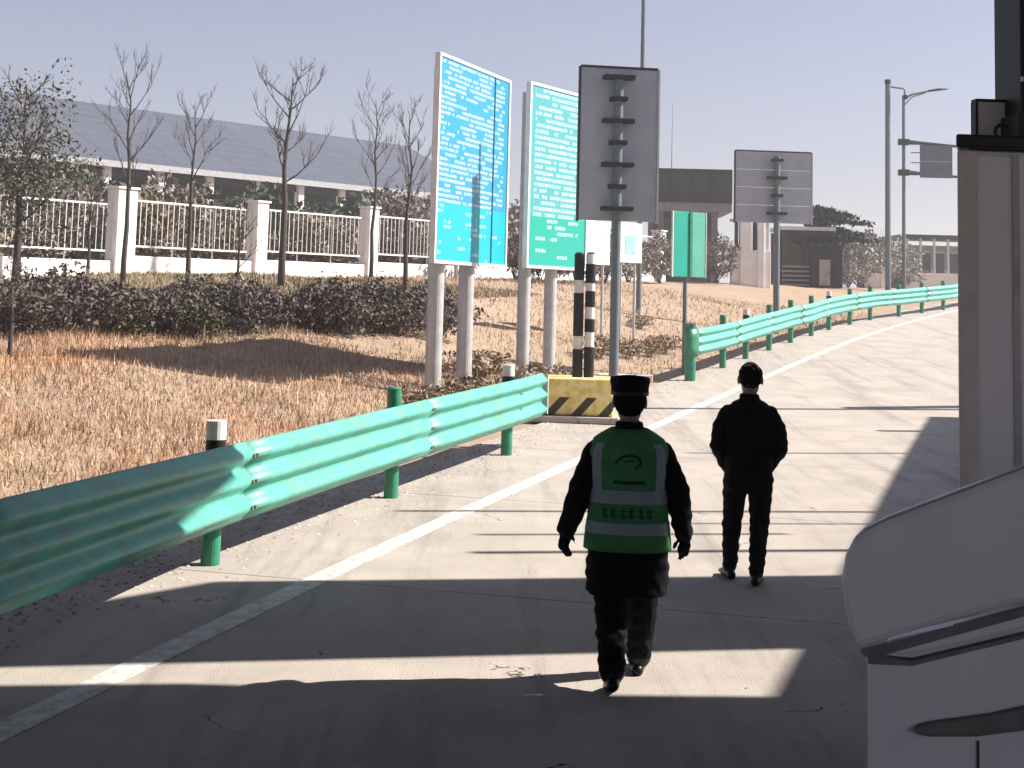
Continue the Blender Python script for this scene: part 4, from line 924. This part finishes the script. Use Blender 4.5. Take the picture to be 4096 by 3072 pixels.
def finish_person(e, me, mats, rule):
    nv_ = len(me.vertices); co_a = np.empty(nv_*3, np.float32); me.vertices.foreach_get('co', co_a); co_a = co_a.reshape(-1, 3); no_a = np.empty(nv_*3, np.float32); me.vertices.foreach_get('normal', no_a); no_a = no_a.reshape(-1, 3)
    xx, yy_, zz_ = co_a.T.astype(float)          # cloth folds: slanting creases, stronger on sleeves and trousers
    fold = np.sin(zz_*37+xx*31+np.sin(yy_*19+xx*13+zz_*11)*2.2)*np.sin(xx*17-zz_*9+yy_*23) + .6*np.sin(zz_*83-xx*37+yy_*31)
    amp = np.where((zz_ < 1.40) & (zz_ > .12), np.where(np.abs(xx) > .2, .0045, np.where(zz_ < .5, .0042, .003))*(.55+.9*np.abs(np.sin(zz_*3.1+xx*5+1))), 0)
    co_a += no_a*(fold*amp)[:, None].astype(np.float32); me.vertices.foreach_set('co', co_a.ravel()); me.update()
    me.name = 'body'; o = link('body', me, mats, e)
    n = len(me.polygons); c = np.empty(n*3, np.float32); me.polygons.foreach_get('center', c); c = c.reshape(-1, 3)
    me.polygons.foreach_set('material_index', rule(c).astype(np.int32)); me.polygons.foreach_set('use_smooth', [True]*n); me.update(); return o
def shoe_shape(bm, ank, toe_dir, pitch=0.):
    a = Vector(ank); t = Vector(toe_dir).normalized()
    hl = a - t*.055 + Vector((0, 0, -.045-pitch*.0)); tp = a + t*.185 + Vector((0, 0, -.055-pitch*.10))
    ring_tube(bm, [hl+Vector((0, 0, .0)), a+t*.03+Vector((0, 0, -.035)), a+t*.10+Vector((0, 0, -.046-pitch*.05)), tp], [(.036, .036), (.045, .044), (.047, .034), (.030, .022)], 12)
    ell(bm, hl, (.036, .036, .036), 10); ell(bm, tp, (.036, .036, .022), 10)
# --- person in the green vest, walking away
PY = 8.33
px_ = P(627, 560, PY); p1e = empty('person', (float(px_[0]), PY, 0), R(-4), 'person in dark cap and green reflective vest walking away along the lane', 'person')
SEC1 = [(.50, .0, .0, .225, .155), (.62, .0, .0, .232, .158), (.80, .0, 0, .222, .148), (.92, 0, 0, .205, .135), (1.05, 0, .0, .205, .135), (1.18, 0, 0, .215, .138), (1.28, 0, -.005, .215, .130), (1.345, 0, -.008, .185, .112), (1.385, 0, -.008, .125, .085), (1.41, 0, -.004, .075, .070)]
bm = nb(); torso(bm, SEC1)
limb(bm, [(0, -.004, 1.38), (0, .004, 1.47)], [.062, .054]); head(bm, (0, .018, 1.555))
ring_tube(bm, [(0, -.006, 1.385), (0, -.004, 1.445)], [(.085, .082), (.077, .076)], 18)      # collar
# arms
limb(bm, [(-.180, -.005, 1.262), (-.262, -.035, 1.06), (-.338, .01, .845)], [.080, .076, .056]); hand(bm, (-.347, .012, .835), (-.10, .12, -1), 1, (.55, .85, 0), .35)
limb(bm, [(.180, -.005, 1.262), (.272, -.03, 1.06), (.315, .03, .835)], [.080, .076, .056]); hand(bm, (.317, .033, .825), (.04, .15, -1), -1, (-.55, .85, 0), .35)
# legs: left behind, right leading
limb(bm, [(-.095, .0, .80), (-.085, .02, .46), (-.075, -.22, .13)], [.110, .094, .076]); limb(bm, [(.09, .01, .80), (.095, .16, .46), (.080, .27, .10)], [.110, .092, .074])
shoe_shape(bm, (-.072, -.235, .105), (-.05, 1, -.18), .25); shoe_shape(bm, (.075, .275, .075), (.05, 1, .05), -.25)
me = fuse(bm, .0065)
def rule1(c):
    r = np.zeros(len(c)); x, y, z = c.T
    r[z < .62] = 1; r[(z >= .47) & (z < .64) & (np.abs(x) > .0)] = np.where(True, 0, 0)
    r[z < .515] = 1; r[z < .095] = 2; r[(z < .13) & (y < -.2)] = 2
    r[(z > 1.45) | ((z > 1.42) & (x*x+y*y < .0042))] = 3; return r
finish_person(p1e, me, [m_jack, m_trou, m_shoe, m_skin], rule1)
# hair under the cap, and the cap
bm = nb(); ell(bm, (0, .010, 1.575), (.084, .100, .104), 24)
bmesh.ops.delete(bm, geom=[v_ for v_ in bm.verts if v_.co.z < 1.478 or (v_.co.y > .055 and v_.co.z < 1.62)], context='VERTS'); o = ob('hair', bm, m_hair, p1e, smooth=True); o.modifiers.new('s', 'SOLIDIFY').thickness = .008
bm = nb(); ring_tube(bm, [(0, .010, 1.590), (0, .010, 1.632), (0, .012, 1.655), (0, .014, 1.674), (0, .015, 1.680)], [(.092, .106), (.095, .110), (.101, .116), (.098, .112), (.05, .06)], 28); co_ = ob('cap', bm, m_jack, p1e, smooth=True)
bm = nb(); vis = [(.090*math.cos(a), .055+.115*math.sin(a), 1.600-.03*math.sin(a)) for a in np.linspace(0, math.pi, 13)]; prism(bm, vis, (0, 0, .006)); ob('visor', bm, m_black, co_)
bm = nb(); ring_tube(bm, [(0, .010, 1.588), (0, .010, 1.606)], [(.0945, .1085), (.0950, .1090)], 28); ob('cap_band', bm, m_black, co_)
for s_ in (-1, 1):
    bm = nb(); ell(bm, (s_*.030, .018+.082, 1.562), (.012, .008, .007), 10); ob('eye', bm, mat('eye_white', (.7, .68, .66), .3), p1e)
for ch in p1e.children:
    if ch.name.split('.')[0] in ('hair', 'cap', 'eye'):
        ch.location = Vector((0, .018, 1.555))*(1-HS); ch.scale = (HS,)*3
# vest
def sec_at(S_, z):
    a = np.array(S_); return [float(np.interp(z, a[:, 0], a[:, k])) for k in range(1, 5)]
def vest_pt(th, z, off_):
    cx, cy, rx, ry = sec_at(SEC1, z); rx += off_; ry += off_
    c_, s_ = math.cos(th), math.sin(th)
    return (cx+rx*math.copysign(abs(c_)**.85, c_), cy+ry*math.copysign(abs(s_)**.85, s_), z)
def vest_patch(bm, z0, z1, half, nz_=10, nth=20, off_=.016, c0=-math.pi/2):
    """half(z) = half angle; c0 = -90 deg is the back"""
    rows = []
    for i in range(nz_+1):
        z = z0+(z1-z0)*i/nz_; h_ = half(z) if callable(half) else half
        rows.append([bm.verts.new(vest_pt(c0-h_+2*h_*k/nth, z, off_)) for k in range(nth+1)])
    for i in range(nz_):
        for k in range(nth): bm.faces.new((rows[i][k], rows[i][k+1], rows[i+1][k+1], rows[i+1][k]))
m_vest = mat('green_vest', (.08, .27, .11), .75, scale=12, col2=(.06, .205, .085), bump=.25, bscale=18, spec=.1)
m_refl = mat('silver_reflective_tape', (.27, .34, .38), .45, scale=10, col2=(.22, .28, .32), spec=.5)
hf = lambda z: float(np.interp(z, [.74, 1.12, 1.20, 1.33, 1.40], [math.pi/2+.001, math.pi/2-.02, 1.28, 1.34, 1.4]))
bm = nb(); vest_patch(bm, .745, 1.405, hf, 22, 30); vest_patch(bm, .745, 1.405, lambda z: hf(z)*(.97 if z > 1.15 else 1), 22, 30, c0=math.pi/2)
bmesh.ops.remove_doubles(bm, verts=bm.verts[:], dist=.004); bmesh.ops.recalc_face_normals(bm, faces=bm.faces[:])
vo = ob('vest', bm, m_vest, p1e, smooth=True); sm = vo.modifiers.new('s', 'SOLIDIFY'); sm.thickness = .006; sm.offset = 1
for z0, z1 in ((1.005, 1.078), (.838, .900)):
    for c0 in (-math.pi/2, math.pi/2):
        bm = nb(); vest_patch(bm, z0, z1, math.pi/2, 2, 30, .0245, c0); ob('reflective_stripe', bm, m_refl, vo, smooth=True)
for s_ in (-1, 1):       # tape over each shoulder blade
    bm = nb(); vest_patch(bm, 1.074, 1.36, .17, 8, 4, .0245, -math.pi/2+s_*.80); ob('reflective_stripe', bm, m_refl, vo, smooth=True)
m_print = mat('dark_vest_print', (.012, .05, .03), .8, scale=20, col2=(.008, .035, .02))
# emblem on the back: open arc with a hooked stroke, a bar below, and a row of dark characters between the stripes
def stroke(pts, wd_):
    bm = nb(); pr_ = None
    for i in range(len(pts)-1):
        (x0_, z0_), (x1_, z1_) = pts[i], pts[i+1]; dx, dz = x1_-x0_, z1_-z0_; l = math.hypot(dx, dz) or 1; nx_, nz_ = -dz/l*wd_/2, dx/l*wd_/2
        q_ = []
        for x_, z_ in ((x0_-nx_, z0_-nz_), (x1_-nx_, z1_-nz_), (x1_+nx_, z1_+nz_), (x0_+nx_, z0_+nz_)):
            cx, cy, rx, ry = sec_at(SEC1, z_); rx += .0255; c_ = min(.98, abs(x_)/rx)**(1/.85); y_ = cy-(ry+.0255)*math.sqrt(max(0, 1-c_*c_))**.85; q_.append(bm.verts.new((x_, y_, z_)))
        bm.faces.new(q_)
    bmesh.ops.recalc_face_normals(bm, faces=bm.faces[:]); return ob('print_mark', bm, m_print, vo)
stroke([(-.075, 1.225), (-.055, 1.250), (-.02, 1.268), (.02, 1.272), (.05, 1.26), (.066, 1.235), (.055, 1.21), (.03, 1.20)], .016)
stroke([(-.03, 1.235), (0, 1.243), (.03, 1.238)], .010)
stroke([(-.085, 1.125), (-.03, 1.122), (.03, 1.122), (.09, 1.125)], .020)
for k, x_ in enumerate((-.13, -.08, -.03, .02, .07, .12)):
    stroke([(x_-.014, .968), (x_+.016, .968)], .008); stroke([(x_, .985), (x_, .925)], .008); stroke([(x_-.016, .942), (x_+.018, .942)], .007)
    if k % 2: stroke([(x_-.014, .985), (x_-.014, .93)], .006)
    else: stroke([(x_-.002, .955), (x_+.018, .925)], .006)
# --- person in black, standing
QY = 11.3
qx_ = P(748, 540, QY); p2e = empty('person', (float(qx_[0]), QY, 0), R(-6), 'person in black jacket and trousers standing with hands held low in front, bare dark hair', 'person')
SEC2 = [(.70, 0, 0, .175, .125), (.78, 0, 0, .185, .132), (.92, 0, 0, .178, .128), (1.05, 0, 0, .190, .130), (1.18, 0, -.005, .215, .135), (1.26, 0, -.01, .220, .128), (1.315, 0, -.012, .192, .112), (1.355, 0, -.01, .135, .09), (1.395, 0, -.004, .072, .068)]
bm = nb(); torso(bm, SEC2); limb(bm, [(0, -.004, 1.37), (.005, .006, 1.45)], [.060, .053]); head(bm, (.008, .02, 1.535))
ring_tube(bm, [(0, -.006, 1.37), (.002, -.002, 1.425)], [(.082, .080), (.074, .072)], 18)
limb(bm, [(-.155, -.01, 1.275), (-.212, -.02, 1.17), (-.238, -.04, 1.03), (-.165, .10, .86)], [.070, .070, .062, .048]); hand(bm, (-.16, .108, .85), (.45, .35, -.6), 1, (.6, -.5, .2), .5)
limb(bm, [(.155, -.01, 1.275), (.212, -.02, 1.17), (.238, -.04, 1.03), (.165, .10, .87)], [.070, .070, .062, .048]); hand(bm, (.16, .108, .86), (-.45, .35, -.6), -1, (-.6, -.5, .2), .5)
limb(bm, [(-.095, .01, .78), (-.115, .10, .44), (-.13, .17, .10)], [.100, .074, .056]); limb(bm, [(.09, 0, .78), (.085, .0, .44), (.06, -.06, .10)], [.100, .074, .056])
shoe_shape(bm, (-.13, .17, .085), (-.25, 1, 0)); shoe_shape(bm, (.06, -.06, .085), (.22, 1, 0))
me = fuse(bm, .0065)
def rule2(c):
    r = np.zeros(len(c)); x, y, z = c.T
    r[z < .715] = 1; r[z < .095] = 2; r[z > 1.43] = 3; r[(y > .105) & (z < .86) & (z > .72) & (np.abs(x) > .07)] = 3; return r
finish_person(p2e, me, [m_jack2, m_trou, m_shoe, m_skin], rule2)
bm = nb(); ell(bm, (.008, .010, 1.558), (.081, .097, .090), 26)
bmesh.ops.delete(bm, geom=[v_ for v_ in bm.verts if v_.co.z < 1.475+max(0, v_.co.y)*1.2 or (v_.co.y > .055 and v_.co.z < 1.600)], context='VERTS')
for v_ in bm.verts: v_.co += Vector((math.sin(v_.co.x*190+v_.co.z*70)*.004, math.cos(v_.co.z*160)*.004, math.sin(v_.co.y*170+v_.co.x*90)*.005))
o = ob('hair', bm, m_hair, p2e, smooth=True); o.modifiers.new('s', 'SOLIDIFY').thickness = .009
for s_ in (-1, 1):
    bm = nb(); ell(bm, (.008+s_*.030, .02+.082, 1.542), (.012, .008, .007), 10); ob('eye', bm, MATS['eye_white'], p2e)
for ch in p2e.children:
    if ch.name.split('.')[0] in ('hair', 'eye'):
        ch.location = Vector((.008, .02, 1.535))*(1-HS); ch.scale = (HS,)*3

# ================================================================== thin winter haze
hz_m = bpy.data.materials.new('haze_air'); hz_m.use_nodes = True; n = hz_m.node_tree.nodes; n.clear()
o_ = n.new('ShaderNodeOutputMaterial'); pv = n.new('ShaderNodeVolumePrincipled'); pv.inputs['Color'].default_value = (.93, .94, .97, 1); pv.inputs['Density'].default_value = .0014; pv.inputs['Anisotropy'].default_value = .2
hz_m.node_tree.links.new(pv.outputs[0], o_.inputs['Volume'])
bm = nb(); box(bm, (100, 300, 14), (1700, 2200, 44)); hzo = ob('haze', bm, hz_m); tag(hzo, 'thin pale winter haze filling the air', 'haze', kind='stuff')
